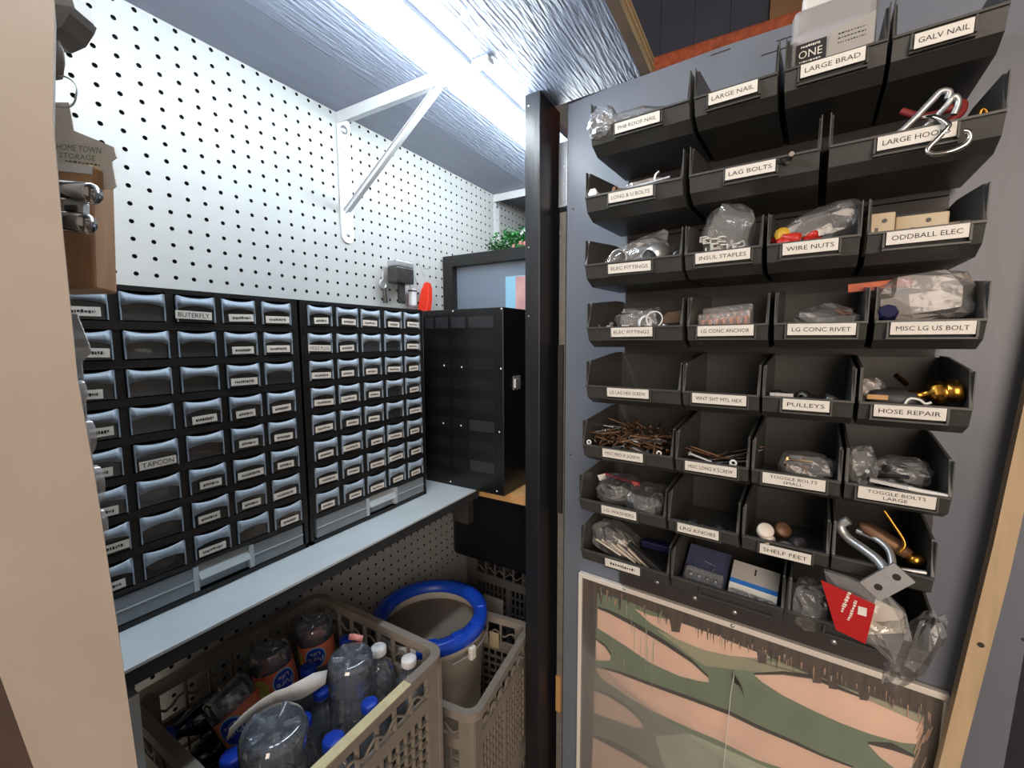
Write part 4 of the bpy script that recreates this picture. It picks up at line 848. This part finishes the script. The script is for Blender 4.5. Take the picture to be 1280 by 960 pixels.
zp([(215, 235), (300, 270), (470, 320), (640, 350), (800, 415), (960, 470), (1136, 535), (1130, 566), (1000, 505), (900, 460), (780, 400), (650, 385), (560, 380), (480, 372), (380, 360)], 'camo_khaki', 1)
zp([(215, 600), (330, 590), (470, 650), (600, 708), (640, 800), (660, 1150), (420, 1150), (300, 800), (240, 690)], 'camo_light', 1)
zp([(40, 610), (110, 612), (230, 708), (240, 800), (180, 800)], 'camo_green', 2)
PINK = {'a': [(20, 165), (60, 182), (150, 230), (250, 290), (340, 350), (395, 400), (398, 415), (370, 412), (300, 395), (200, 350), (120, 295), (50, 250), (19, 230)],
        'b': [(145, 165), (200, 188), (300, 212), (420, 255), (520, 297), (610, 331), (560, 333), (470, 325), (380, 305), (290, 268), (200, 215)],
        'c': [(13, 365), (80, 382), (200, 428), (350, 483), (470, 528), (560, 572), (680, 622), (780, 667), (890, 708), (1010, 770), (900, 790), (760, 752), (650, 708), (560, 678), (430, 612), (330, 570), (200, 510), (100, 450), (30, 400)],
        'd': [(8, 445), (60, 465), (120, 505), (165, 545), (175, 568), (150, 570), (80, 545), (8, 520)],
        'e': [(4, 602), (80, 642), (170, 692), (200, 710), (260, 800), (300, 860), (260, 900), (120, 860), (-6, 840)],
        'f': [(14, 272), (45, 296), (65, 326), (60, 342), (14, 340)],
        'g': [(552, 390), (650, 390), (750, 405), (850, 445), (950, 480), (1050, 525), (1130, 562), (1112, 626), (1050, 620), (950, 592), (850, 555), (750, 510), (650, 460), (580, 415)],
        'i': [(330, 880), (500, 900), (720, 960), (900, 1040), (760, 1030), (560, 990), (400, 940)],
        'h': [(940, 626), (1020, 646), (1096, 672), (1088, 706), (1030, 708), (980, 670)]}
for k_, pts in PINK.items(): zp(pts, 'camo_pink', 4)
def edge_line(pts, w0, lay=3):
    up_ = [(a, b-w0*(0.4+0.6*math.sin(math.pi*i/(len(pts)-1)))) for i, (a, b) in enumerate(pts)]; zp(pts+up_[::-1], 'camo_dark', lay, 'camo_outline')
edge_line([(20, 165), (60, 182), (150, 230), (250, 290), (340, 350), (395, 400)], 16)
edge_line([(13, 365), (80, 382), (200, 428), (350, 483), (470, 528), (560, 572), (680, 622), (780, 667), (890, 708)], 13)
edge_line([(8, 445), (60, 465), (120, 505), (165, 545), (178, 568)], 11)
edge_line([(4, 602), (80, 642), (170, 692), (230, 730)], 22)
edge_line([(14, 272), (45, 296), (65, 326), (68, 342)], 10)
edge_line([(552, 390), (650, 388), (750, 402), (850, 443), (910, 465)], 12)
edge_line([(940, 628), (1020, 646), (1096, 672)], 24)
rn2 = random.Random(9)
def streak(a, b, l, wd, mt, lay=6): zp([(a, b), (a+wd, b), (a+wd*0.7-1, b+l), (a+1, b+l)], mt, lay, 'streak')
for i in range(110):
    a = rn2.uniform(20, 1150); b = 112+(a-20)*0.362+rn2.uniform(-26, 2); streak(a, b, rn2.uniform(14, 46), rn2.uniform(2, 7), rn2.choice(['camo_streak', 'camo_streak', 'camo_dark', 'camo_border', 'camo_border', 'camo_khaki']))
for a in (265, 560, 745, 800, 905): zp([(a, 100+a*0.352), (a+rn2.uniform(28, 60), 112+a*0.352), (a+34, 150+a*0.362), (a+6, 146+a*0.362)], 'camo_border', 5, 'streak')
for i in range(14): streak(rn2.uniform(60, 210), rn2.uniform(150, 400), rn2.uniform(40, 110), 1.6, 'camo_light')
for i in range(9):
    a, b = 1098+rn2.uniform(-10, 40), 540+rn2.uniform(0, 150); zp([(a, b+30), (a+5, b+32), (a+26, b-16), (a+22, b-18)], 'camo_streak', 6, 'streak')
zp([(1140, 470), (1225, 500), (1215, 640), (1180, 800), (1110, 1150), (1010, 1150), (1085, 800), (1100, 690), (1125, 590)], 'camo_border', 5, 'torn_edge')
for a, b in ((110, 98), (478, 224), (1212, 484)):
    t, z = hb(ZX+a/ZSC, ZY+b/ZSC, PD-0.013); MB('zinc').lathe([(1e-5, 0.002), (0.003, 0.001), (0.0035, 0)], 8, 0, T((t, -0.0102, z-0.40)) @ R(rad(90), 'X')).build('tack', ps)
MB('wrap').box(L0+fw*0.75, R0-fw*0.5, -0.0072, -0.0066, BT-0.40, TP-fw-0.40).build('plastic_cover', ps)
fl = thing('cover_mark', 'thin line and shiny scrap standing in for a mark on the cover of the camouflage print', 'foil', BM(*hb(918, 842, PD-0.02), PD-0.02))  # cord and scrap stand in for a bright mark on the plastic cover
MB('white_metal').tube([(0, 0, 0), (-0.004, 0, -0.04), (-0.012, 0, -0.25)], 0.0006, 5).build('cord', fl)
MB('chrome').add([(0, -0.001, 0), (0.006, -0.004, -0.006), (0.012, 0.002, -0.020), (0.018, -0.003, -0.034), (0.008, 0.003, -0.022), (0.001, 0.0, -0.018)], [(0, 1, 5), (1, 2, 4, 5), (2, 3, 4)]).build('scrap', fl)

# ================================================================== CRATES, BUCKET, BOTTLES
def rrect(x0, x1, y0, y1, r, n=5):
    out = []
    for cx_, cy_, a0 in ((x1-r, y1-r, 0), (x0+r, y1-r, 90), (x0+r, y0+r, 180), (x1-r, y0+r, 270)):
        for k in range(n+1): a = rad(a0+90*k/n); out.append((cx_+r*math.cos(a), cy_+r*math.sin(a)))
    return out
def crate(x0, x1, y0, y1, z0, z1, lab, m='crate_grey'):
    cx_, cy_ = (x0+x1)/2, (y0+y1)/2; c = thing('milk_crate', lab, 'crate', T((cx_, cy_, z0)), 'plastic crates under the shelf')
    w_, d_, h_ = (x1-x0)/2, (y1-y0)/2, z1-z0
    o_ = rrect(-w_, w_, -d_, d_, 0.028); i_ = rrect(-w_+0.014, w_-0.014, -d_+0.014, d_-0.014, 0.018); n = len(o_)
    mb = MB(m); vs = [(a, b, h_) for a, b in o_]+[(a, b, h_) for a, b in i_]+[(a, b, h_-0.016) for a, b in o_]+[(a, b, h_-0.016) for a, b in i_]
    fs = []
    for k in range(n):
        j = (k+1) % n; fs += [(k, j, n+j, n+k), (2*n+k, 2*n+j, j, k), (n+k, n+j, 3*n+j, 3*n+k), (2*n+j, 2*n+k, 3*n+k, 3*n+j)]
    mb.add(vs, fs); mb.build('rim', c)
    t_ = 0.004
    for side in range(4):
        L_ = (w_ if side % 2 == 0 else d_)-0.006; off = (d_ if side % 2 == 0 else w_)-0.012
        mb = MB(m)
        mb.box(-L_, -L_+0.035, -t_, t_, 0, h_-0.016).box(L_-0.035, L_, -t_, t_, 0, h_-0.016)
        mb.box(-L_+0.035, L_-0.035, -t_, t_, 0, 0.02).box(-L_+0.035, L_-0.035, -t_, t_, h_-0.085, h_-0.062)
        nb = 7
        for k in range(1, nb): x = -L_+0.035+(2*L_-0.07)*k/nb; mb.box(x-0.002, x+0.002, -t_*0.8, t_*0.8, h_-0.062, h_-0.016)
        pts = [(-L_+0.035+(2*L_-0.07)*k/28, -t_*1.2, h_-0.044+0.007*math.sin(k*1.35)) for k in range(29)]; mb.tube(pts, 0.0022, 5)
        for k in range(1, 15): x = -L_+0.035+(2*L_-0.07)*k/15; mb.box(x-0.0015, x+0.0015, -t_*0.8, t_*0.8, 0.02, h_-0.085)
        for k in range(1, 9): z = 0.02+(h_-0.105)*k/9; mb.box(-L_+0.035, L_-0.035, -t_*0.8, t_*0.8, z-0.0015, z+0.0015)
        mb.box(-0.004, 0.004, -t_, t_, 0.02, h_-0.085)
        Mx = R(rad(90*side), 'Z') @ T((0, -off, 0)) if side % 2 == 0 else R(rad(90*side), 'Z') @ T((0, -off, 0))
        mb.build('wall', c, Mx)
    mb = MB(m); mb.box(-w_+0.012, w_-0.012, -d_+0.012, d_-0.012, 0, 0.006); mb.build('base', c)
    return c
c1 = crate(0.036, 0.378, -0.026, 0.298, 0.652, 0.930, 'grey plastic crate full of clear water bottles')
MB('tape').box(0.157, 0.1722, -0.085, 0.075, 0.2772, 0.2788).build('tape_strip', c1)
crate(0.05, 0.372, -0.022, 0.296, 0.372, 0.650, 'grey plastic crate hidden under the crate of water bottles')
c2 = crate(0.045, 0.390, 0.318, 0.604, 0.500, 0.778, 'grey plastic crate around the white bucket with blue rim')
MB('beige_plastic').box(-0.02, 0.06, 0.1255, 0.1265, 0.205, 0.235).box(0.065, 0.09, 0.1255, 0.1265, 0.20, 0.24).build('paper_label', c2)
crate(0.045, 0.390, 0.318, 0.604, 0.220, 0.498, 'grey plastic crate stacked under the bucket crate').rotation_euler.z = rad(6.9)
c2.rotation_euler.z = rad(6.9)
c3 = crate(0.08, 0.376, 0.74, 1.04, 0.52, 0.84, 'dark plastic crate against the back with a paper label', 'crate_dark')
MB('grey_paper').box(-0.08, -0.015, -0.1462, -0.1452, 0.14, 0.20).build('paper_label', c3)
crate(0.09, 0.376, 0.74, 1.04, 0.21, 0.518, 'dark plastic crate under the labelled dark crate', 'crate_dark')
tag(MB('dark_grey').lathe([(1e-5, 0), (0.03, 0.0), (0.045, 0.03), (0.04, 0.08), (0.02, 0.10), (1e-5, 0.105)], 14).build('dark_jug', None, T((0.17, 0.84, 0.733))), 'dark rounded jug standing in the labelled dark crate', 'jug')
tag(MB('cabinet_black').bbox(0.07, 0.372, 0.70, 1.03, 0.8415, 1.06, 0.012).bbox(0.06, 0.376, 0.69, 1.035, 1.035, 1.065, 0.006).build('storage_tote'), 'black lidded tote on the dark crate under the tan shelf', 'tote')
wp = tag(MB('shelf_top').box(0.10, 0.235, -0.075, -0.062, 0.3, 1.06).build('side_board'), 'pale upright board beside the crate of water bottles', 'board')

bk = thing('bucket', 'white bucket with a broken blue lid ring standing in a grey crate', 'bucket', T((0.199, 0.459, 0.509)))
hz_ = 0.335
bk.scale = (0.95, 0.95, 1.0)
MB('bucket_white').lathe([(1e-5, 0), (0.108, 0), (0.124, hz_-0.03), (0.128, hz_-0.03), (0.1285, hz_-0.008), (0.125, hz_), (0.121, hz_), (0.119, hz_-0.04), (0.104, 0.006), (1e-5, 0.006)], 36).build('body', bk)
MB('bucket_fill').lathe([(1e-5, hz_-0.028), (0.06, hz_-0.030), (0.1150, hz_-0.036)], 30).build('fill', bk)
prof = [(0.102, hz_-0.012), (0.104, hz_+0.004), (0.120, hz_+0.008), (0.132, hz_+0.006), (0.1335, hz_-0.016), (0.130, hz_-0.018), (0.1295, hz_-0.001), (0.1075, hz_-0.001), (0.106, hz_-0.012), (0.102, hz_-0.012)]
lr = MB('lid_blue').lathe(prof, 40, 0, None, rad(-62), rad(232)).build('lid_ring', bk)
for a in (-48, -20, 10, 40):
    MB('lid_blue').bbox(0.108, 0.126, -0.012, 0.012, hz_+0.005, hz_+0.0105, 0.002).build('lug', lr, R(rad(a), 'Z'))
m = MB('zinc'); m.tube([(0.1345*math.cos(rad(a)), 0.1345*math.sin(rad(a)), hz_-0.035+0.004*math.sin(rad(a*2))) for a in range(-30, 215, 8)], 0.0018, 6); m.build('bail_handle', bk)
MB('white_plastic').bbox(0.128, 0.140, -0.008, 0.008, hz_-0.05, hz_-0.022, 0.003).build('handle_ear', bk, R(rad(-8), 'Z'))

# bottles
BP = [(0.0, 0.006), (0.012, 0.004), (0.020, 0.0), (0.028, 0.002), (0.031, 0.010), (0.031, 0.030), (0.0295, 0.034), (0.031, 0.038), (0.031, 0.048), (0.0295, 0.052), (0.031, 0.056), (0.031, 0.066), (0.0305, 0.070), (0.0305, 0.115), (0.031, 0.119),
      (0.0295, 0.124), (0.031, 0.129), (0.0300, 0.140), (0.025, 0.158), (0.018, 0.172), (0.0135, 0.180), (0.0130, 0.188), (0.0150, 0.189), (0.0150, 0.191), (0.0128, 0.192), (0.0128, 0.205)]
BODY = {}; 
def body_mesh(m):
    mb = MB(m); mb.lathe([(max(r, 1e-5), z) for r, z in BP], 24)
    for k in range(5): mb.tube([(0.010*math.cos(k*1.2566), 0.010*math.sin(k*1.2566), 0.0035), (0.024*math.cos(k*1.2566), 0.024*math.sin(k*1.2566), 0.0012)], [0.003, 0.0045], 6)
    return mb.mesh('bottle_body')
BODY['c'] = body_mesh('bottle'); BODY['b'] = body_mesh('bottle_shaded')
def cap_mesh(m):
    mb = MB(m); mb.lathe([(1e-5, 0.0145), (0.0125, 0.0145), (0.0142, 0.0132), (0.0146, 0.001), (0.0146, 0), (0.0135, 0)], 24)
    for k in range(24): a = k*math.pi/12; mb.box(0.0144, 0.0149, -0.0006, 0.0006, 0.001, 0.0125, 0, R(a, 'Z'))
    return mb.mesh('cap')
CAPS = {'b': cap_mesh('blue_cap'), 'w': cap_mesh('white_cap')}
def label_band():
    mb = MB('label_orange', 'label_lime', 'blue_cap', 'label_white', 'card_blue'); r = 0.0312
    mb.lathe([(r, 0.032), (r, 0.072)], 28, 0)
    def wrap(p, rr_=r+0.0003): a = p[0]/rr_; return (rr_*math.cos(a), rr_*math.sin(a), p[2])
    def disc(ax_, z, rx, rz, mi, dr):
        n = 18; vs = [wrap((ax_+rx*s*math.cos(2*math.pi*k/n), 0, z+rz*s*math.sin(2*math.pi*k/n)), r+dr) for s in (0.5, 1.0) for k in range(n)]+[wrap((ax_, 0, z), r+dr)]
        mb.add(vs, [(k, n+k, n+(k+1) % n, (k+1) % n) for k in range(n)]+[(2*n, k, (k+1) % n) for k in range(n)], mi)
    for ax_ in (0.0, 0.0975):
        disc(ax_, 0.052, 0.018, 0.0190, 4, 0.0002); disc(ax_, 0.052, 0.0158, 0.0168, 2, 0.0004)
        vs, fs, x0, x1, y0, y1 = text_mesh('Pure'); mb.add([wrap((ax_+((a-x0)/(x1-x0)-0.5)*0.026, 0, 0.0515+((b-y0)/(y1-y0))*0.009), r+0.0007) for a, b in vs], fs, 3)
        vs, fs, x0, x1, y0, y1 = text_mesh('Life'); mb.add([wrap((ax_+((a-x0)/(x1-x0)-0.5)*0.017, 0, 0.042+((b-y0)/(y1-y0))*0.0065), r+0.0007) for a, b in vs], fs, 3)
        disc(ax_+0.038, 0.053, 0.015, 0.016, 1, 0.0003); disc(ax_+0.040, 0.094, 0.008, 0.009, 3, 0.0004) if False else None
    return mb.mesh('label')
LABEL = label_band()
def bottle(M, lab, kind='c', cap='b', label=False, scale=1.0, group='water bottles in the crate'):
    b = thing('water_bottle', lab, 'bottle', M @ Matrix.Scale(scale, 4), group)
    link('body', BODY[kind], b)
    if cap: link('cap', CAPS[cap], b, T((0, 0, 0.1905)))
    if label: link('label', LABEL, b)
    return b
def upright(u, v, z, lab, tx=0.0, ty=0.0, scale=1.0, **k):           # the cap top passes through a point of height z
    q = hz(u, v, z); bottle(T(q) @ R(tx, 'X') @ R(ty, 'Y') @ T((0, 0, -0.205*scale)), lab, scale=scale, **k)
def upended(u, v, z, lab, tx=0.0, ty=0.0, spin=0.0, scale=1.0, **k):
    q = hz(u, v, z); bottle(T(q) @ R(tx, 'X') @ R(ty, 'Y') @ R(math.pi, 'X') @ R(spin, 'Z'), lab, scale=scale, **k)
upright(385, 832, 0.905, 'blue capped bottle between the upended labelled bottles and the paper band', 0.0, 0.0, 0.82)
upright(401, 862, 0.885, 'blue capped bottle half under the white paper band', 0.0, 0.0, 0.8)
upright(462, 877, 0.900, 'blue capped bottle beside the taped rim of the crate', 0.0, 0.0, 0.85)
upright(417, 922, 0.905, 'blue capped bottle next to the big upended clear bottle by the crate rim', 0.0, 0.0)
upright(290, 943, 0.905, 'blue capped bottle under the tilted labelled bottle', 0.0, 0.0)
upright(378, 897, 0.880, 'blue capped bottle behind the big upended clear bottle', 0.0, 0.0, 0.9)
upright(432, 797, 0.905, 'blue capped bottle behind the ribbed upended bottle', 0.0, 0.0, 0.75)
upright(355, 864, 0.865, 'blue capped bottle under the middle labelled bottle', 0.0, 0.0, 0.75)
upright(473, 808, 0.925, 'white capped bottle beside the ribbed upended bottle', 0.0, 0.0, 0.88, cap='w')
upright(511, 822, 0.922, 'white capped bottle in the corner of the crate', 0.0, 0.0, 0.84, cap='w')
FACE = math.atan2(CAM.y-0.15, CAM.x-0.15)                            # towards the viewer's side of the crate
upended(391, 776, 0.935, 'upended bottle with fruit label farthest along the crate', 0.04, -0.08, -FACE+0.15, 1.0, cap=None, label=True)
upended(335, 808, 0.940, 'upended bottle with fruit label in the middle of the labelled three', 0.06, -0.22, -FACE-0.45, 1.0, cap=None, label=True)
upended(278, 860, 0.930, 'tilted upended bottle with fruit label beside the bottles tinted for shade', 0.25, -0.62, -FACE+0.2, 1.05, cap=None, label=True)
upended(342, 905, 0.960, 'big clear upended bottle without a label', 0.0, 0.05, 0.4, 1.3, cap=None)
upended(438, 818, 0.955, 'ribbed clear upended bottle with a pink scrap on its base', 0.0, 0.02, 0.9, 1.12, cap=None)
o = tag(MB('flower').ribbon([(0, 0, 0), (0.010, 0.004, 0.001), (0.022, 0.010, -0.002)], 0.010, (0, 0.3, 1), 0.0004).build('label_scrap', None, T(hz(436, 796, 0.957))), 'pink scrap of label on the ribbed upended bottle', 'scrap')
for i, (x, y, z, a, lab) in enumerate(((0.088, 0.086, 0.866, 0.0, 'bottle tinted dark blue for shade, lying along the back wall of the crate'), (0.150, 0.078, 0.800, -0.1, 'bottle tinted dark blue for shade, lying under the tilted labelled bottle'), (0.085, 0.085, 0.795, 0.0, 'bottle tinted dark blue for shade, lying under the other one at the back wall'), (0.215, 0.080, 0.715, 0.1, 'bottle tinted dark blue for shade, deep in the crate'), (0.090, 0.180, 0.722, 0.0, 'bottle tinted dark blue for shade, at the bottom under the labelled bottles'))):
    bottle(T((x, y, z)) @ R(a, 'Z') @ R(1.5, 'X') @ T((0, 0, -0.085)), lab, kind='b', cap='b', scale=0.82, group='bottles tinted for shade in the crate')  # ordinary bottles whose shade is put into the body colour
pb = [hz(u, v, z) for u, v, z in ((285, 918, 0.958), (302, 900, 0.962), (322, 884, 0.960), (345, 872, 0.955), (362, 868, 0.950), (376, 862, 0.948), (392, 853, 0.946), (408, 846, 0.944))]
tag(MB('paper_white').ribbon(pb, [0.016, 0.020, 0.022, 0.026, 0.028, 0.026, 0.024, 0.018], [(0.2, 0.2, 1), (0.3, 0.2, 1), (0.35, 0.1, 1), (0.2, -0.2, 1), (0.0, -0.3, 1), (-0.2, 0.0, 1), (-0.5, 0.4, 0.8), (-0.5, 0.6, 0.6)], 0.0005).build('paper_band'), 'curled white paper band lying across the bottles', 'paper')

# ================================================================== FOREGROUND AT THE LEFT
D0 = 0.30
FH = Vector((FWD.x, FWD.y, 0)).normalized()
def vp(u, v): d = ray(u, v); return CAM+d*(D0/d.dot(FH))          # on the upright front face of the post
er = [vp(u, v) for u, v in ((68, 0), (66, 150), (77, 275), (97, 475), (120, 605), (150, 805), (172, 960))]
el = [vp(u, v) for u, v in ((42, 960), (0, 845), (-40, 740), (-70, 640), (-80, 0))]
def drop(q, z): return Vector((q.x, q.y, z))
fr = [drop(er[0], 2.94)]+er+[drop(er[-1], 0.0), drop(el[0], 0.0)]+el+[drop(el[-1], 2.94)]
dirv = Vector((ray(110, 480).x, ray(110, 480).y, 0)).normalized(); bk_ = [q+dirv*0.03 for q in fr]; n = len(fr)
struct(MB('beige_trim').add(fr+bk_, [list(range(n))[::-1], list(range(n, 2*n))]+[(i, (i+1) % n, n+(i+1) % n, n+i) for i in range(n)]).build('trim_1'), 'beige painted door post close at the left')
q0 = at(75, 960, 0.345); Mt = T((q0.x, q0.y, 0)) @ R(math.atan2(_r.y, _r.x), 'Z')
struct(MB('dark_wood').box(-0.14, 0.0, 0.0, 0.03, 0.0, 2.94).build('trim_2', None, Mt), 'dark brown post behind the beige door post')
px = 0.335/FPX
blk = thing('wooden_block', 'brown wooden block with latch behind the beige post', 'block', CMX(88, 290, 0.335))
MB('brown_wood').bbox(-30*px, 28*px, 0, 0.02, -72*px, 85*px, 0.002).build('wood', blk, R(-0.03, 'Y'))
MB('paper_white').box(-30*px, 20*px, -0.001, 0.0, 74*px, 84*px).build('pale_edge', blk, R(0.1, 'Y'))
la = thing('barrel_latch', 'chrome barrel latch on the brown wooden block', 'latch', CMX(94, 258, 0.320))
p2 = 0.32/FPX
for zz, L0_, L1_ in ((18, -20, 24), (-20, -22, 22)):
    m = MB('chrome'); m.lathe([(1e-5, L0_*p2), (11*p2, L0_*p2), (13*p2, (L0_+3)*p2), (13*p2, (L1_-3)*p2), (11*p2, L1_*p2), (1e-5, L1_*p2)], 18, 0, T((0, 0, zz*p2)) @ R(rad(90), 'Y') @ R(0.10, 'X')); m.build('barrel', la, R(0.14, 'Y'))
MB('zinc').bbox(-14*p2, 10*p2, -0.002, 0.006, -14*p2, 8*p2, 0.002).build('bridge', la)
MB('steel_dark').bbox(-8*p2, 6*p2, -0.004, 0.0, -8*p2, 0, 0.001).build('pin', la)
kt = thing('key_tag', 'house shaped paper key tag printed HOME TOWN SELF STORAGE', 'tag', CMX(100, 190, 0.345))
p3 = 0.345/FPX
def tp(pts): return [((u-100)*p3, (190-v)*p3) for u, v in pts]
MB('tag_paper').prism(tp([(68, 128), (86, 128), (92, 163), (128, 178), (142, 184), (145, 196), (139, 201), (145, 232), (140, 236), (108, 234), (66, 228), (56, 180)]), 0, 0.0012, ax='y').build('card', kt)
m = MB('tag_green')
for s, u0, u1, v, hgt in (('HOME TOWN', 71, 127, 186, 7.5), ('SELF STORAGE', 52, 120, 195, 6.5)):
    m.text(s, (u1-u0)*p3, hgt*p3, T((((u0+u1)/2-100)*p3, -0.0004, (190-v)*p3)) @ R(0.10, 'Y'))
for i in range(3): scribble(m, 44*p3, 3.2*p3, T(((104-100)*p3, -0.0003, (190-204-7*i)*p3)) @ R(0.13, 'Y'), 0, 60+i)
m.build('lettering', kt)
kr = thing('key_ring', 'thin steel key ring above the paper key tag', 'ring', CMX(78, 115, 0.342))
MB('zinc').tube([(18*p3*math.cos(k*math.pi/12), 0.001*math.sin(k*0.7), 19*p3*math.sin(k*math.pi/12)) for k in range(24)], 1.1*p3, 6, closed=True).build('ring', kr)
MB('lock_grey').lathe([(1e-5, -25*p3), (9*p3, -22*p3), (12*p3, -4*p3), (11*p3, 12*p3), (5*p3, 25*p3), (1e-5, 27*p3)], 14, 0, T((-9*p3, 0, 39*p3)) @ Matrix.Diagonal((1.0, 0.35, 1.0, 1.0))).build('fob', kr)
pd = thing('padlock', 'grey metal padlock body behind the top of the beige post', 'padlock', CMX(80, 20, 0.345))
MB('grey_paper', 'lock_grey').prism(tp([(50, -12), (94, -6), (100, 16), (52, 10)]), -0.004, 0.012, 0, M=T(((100-80)*p3, 0, (20-190)*p3)), ax='y').prism(tp([(50, 8), (100, 17), (97, 25), (86, 42), (68, 50), (52, 48)]), -0.006, 0.014, 1, M=T(((100-80)*p3, 0, (20-190)*p3)), ax='y').build('body', pd)
MB('chrome').tube([(-8*p3, 0.004, 30*p3), (-8*p3, 0.004, 60*p3), (8*p3, 0.004, 64*p3), (12*p3, 0.004, 24*p3)], 3*p3, 8).build('shackle', pd)
# clear domes of a hanging strip behind the post
ds = thing('dome_strip', 'strip of clear plastic domes hanging behind the beige post edge', 'strip', CMX(104, 560, 0.335))
for i, (u, v, r_) in enumerate(((101, 492, 12), (110, 547, 16), (119, 607, 18), (125, 657, 15))):
    Mx = T(((u-104)*px, 0, (560-v)*px)) @ R(rad(90), 'X') @ Matrix.Diagonal((0.72, 1.45, 1.0, 1.0))
    MB('jar_clear').lathe([(r_*px, 0), (r_*0.95*px, 0.35*r_*px), (r_*0.7*px, 0.7*r_*px), (r_*0.35*px, 0.92*r_*px), (1e-5, r_*px)], 18, 0, Mx).build('dome', ds)
MB('bag_milky').prism([((u-104)*px, (560-v)*px) for u, v in ((60, 392), (94, 392), (109, 430), (112, 440), (100, 452), (106, 520), (128, 690), (100, 690))], 0.001, 0.002, ax='y').build('backing_film', ds)

# ------------------------------------------------------------------ contents seen through some drawers
def in_drawer(y0, col, row, w_, h_, m, name, lab, seed, cols):
    tag(crumple(MB(m), w_/2, w_/2, h_/2, seed, amp=0.2).build(name, None, T((0.145, cols[col]+DW/2, 1.509-0.0459*row-DH+0.002+h_/2))), lab, 'hardware')
in_drawer(0, 2, 2, 0.026, 0.020, 'leaf', 'green_cap', 'bright green plastic part inside a clear drawer', 91, colsA)
in_drawer(0, 1, 5, 0.032, 0.018, 'white_plastic', 'white_bits', 'white plastic bits inside the drawer below the TAPCON drawer', 92, colsA)
in_drawer(0, 1, 6, 0.030, 0.012, 'grey_paper', 'grey_bits', 'grey bits inside the second drawer below TAPCON', 93, colsA)
in_drawer(0, 1, 7, 0.032, 0.018, 'strips', 'pale_bits', 'pale bits inside the lowest drawer under TAPCON', 94, colsA)
in_drawer(0, 1, 2, 0.030, 0.010, 'steel_dark', 'steel_bits', 'dull steel bits inside the drawer two above TAPCON', 95, colsA)
in_drawer(0, 1, 1, 0.024, 0.012, 'beige_plastic', 'beige_bits', 'beige bits inside the drawer three above TAPCON', 96, colsA)
in_drawer(0, 2, 4, 0.026, 0.008, 'zinc', 'zinc_bits', 'shiny zinc bits inside the drawer right of TAPCON', 97, colsA)
in_drawer(0, 3, 4, 0.032, 0.024, 'grey_paper', 'white_wrap', 'whitish wrap inside the drawer two right of TAPCON', 98, colsA)
in_drawer(0, 1, 7, 0.030, 0.018, 'orange_soft', 'copper_bits', 'coppery bits inside a bottom row drawer next to the smoked cabinet', 99, colsB)
in_drawer(0, 1, 3, 0.032, 0.022, 'grey_paper', 'grey_wrap', 'greyish wrap inside a drawer of the cabinet beside the smoked cabinet', 100, colsB)
in_drawer(0, 0, 5, 0.032, 0.022, 'grey_paper', 'pale_wrap', 'pale wrap inside the first column of the cabinet beside the smoked cabinet', 101, colsB)
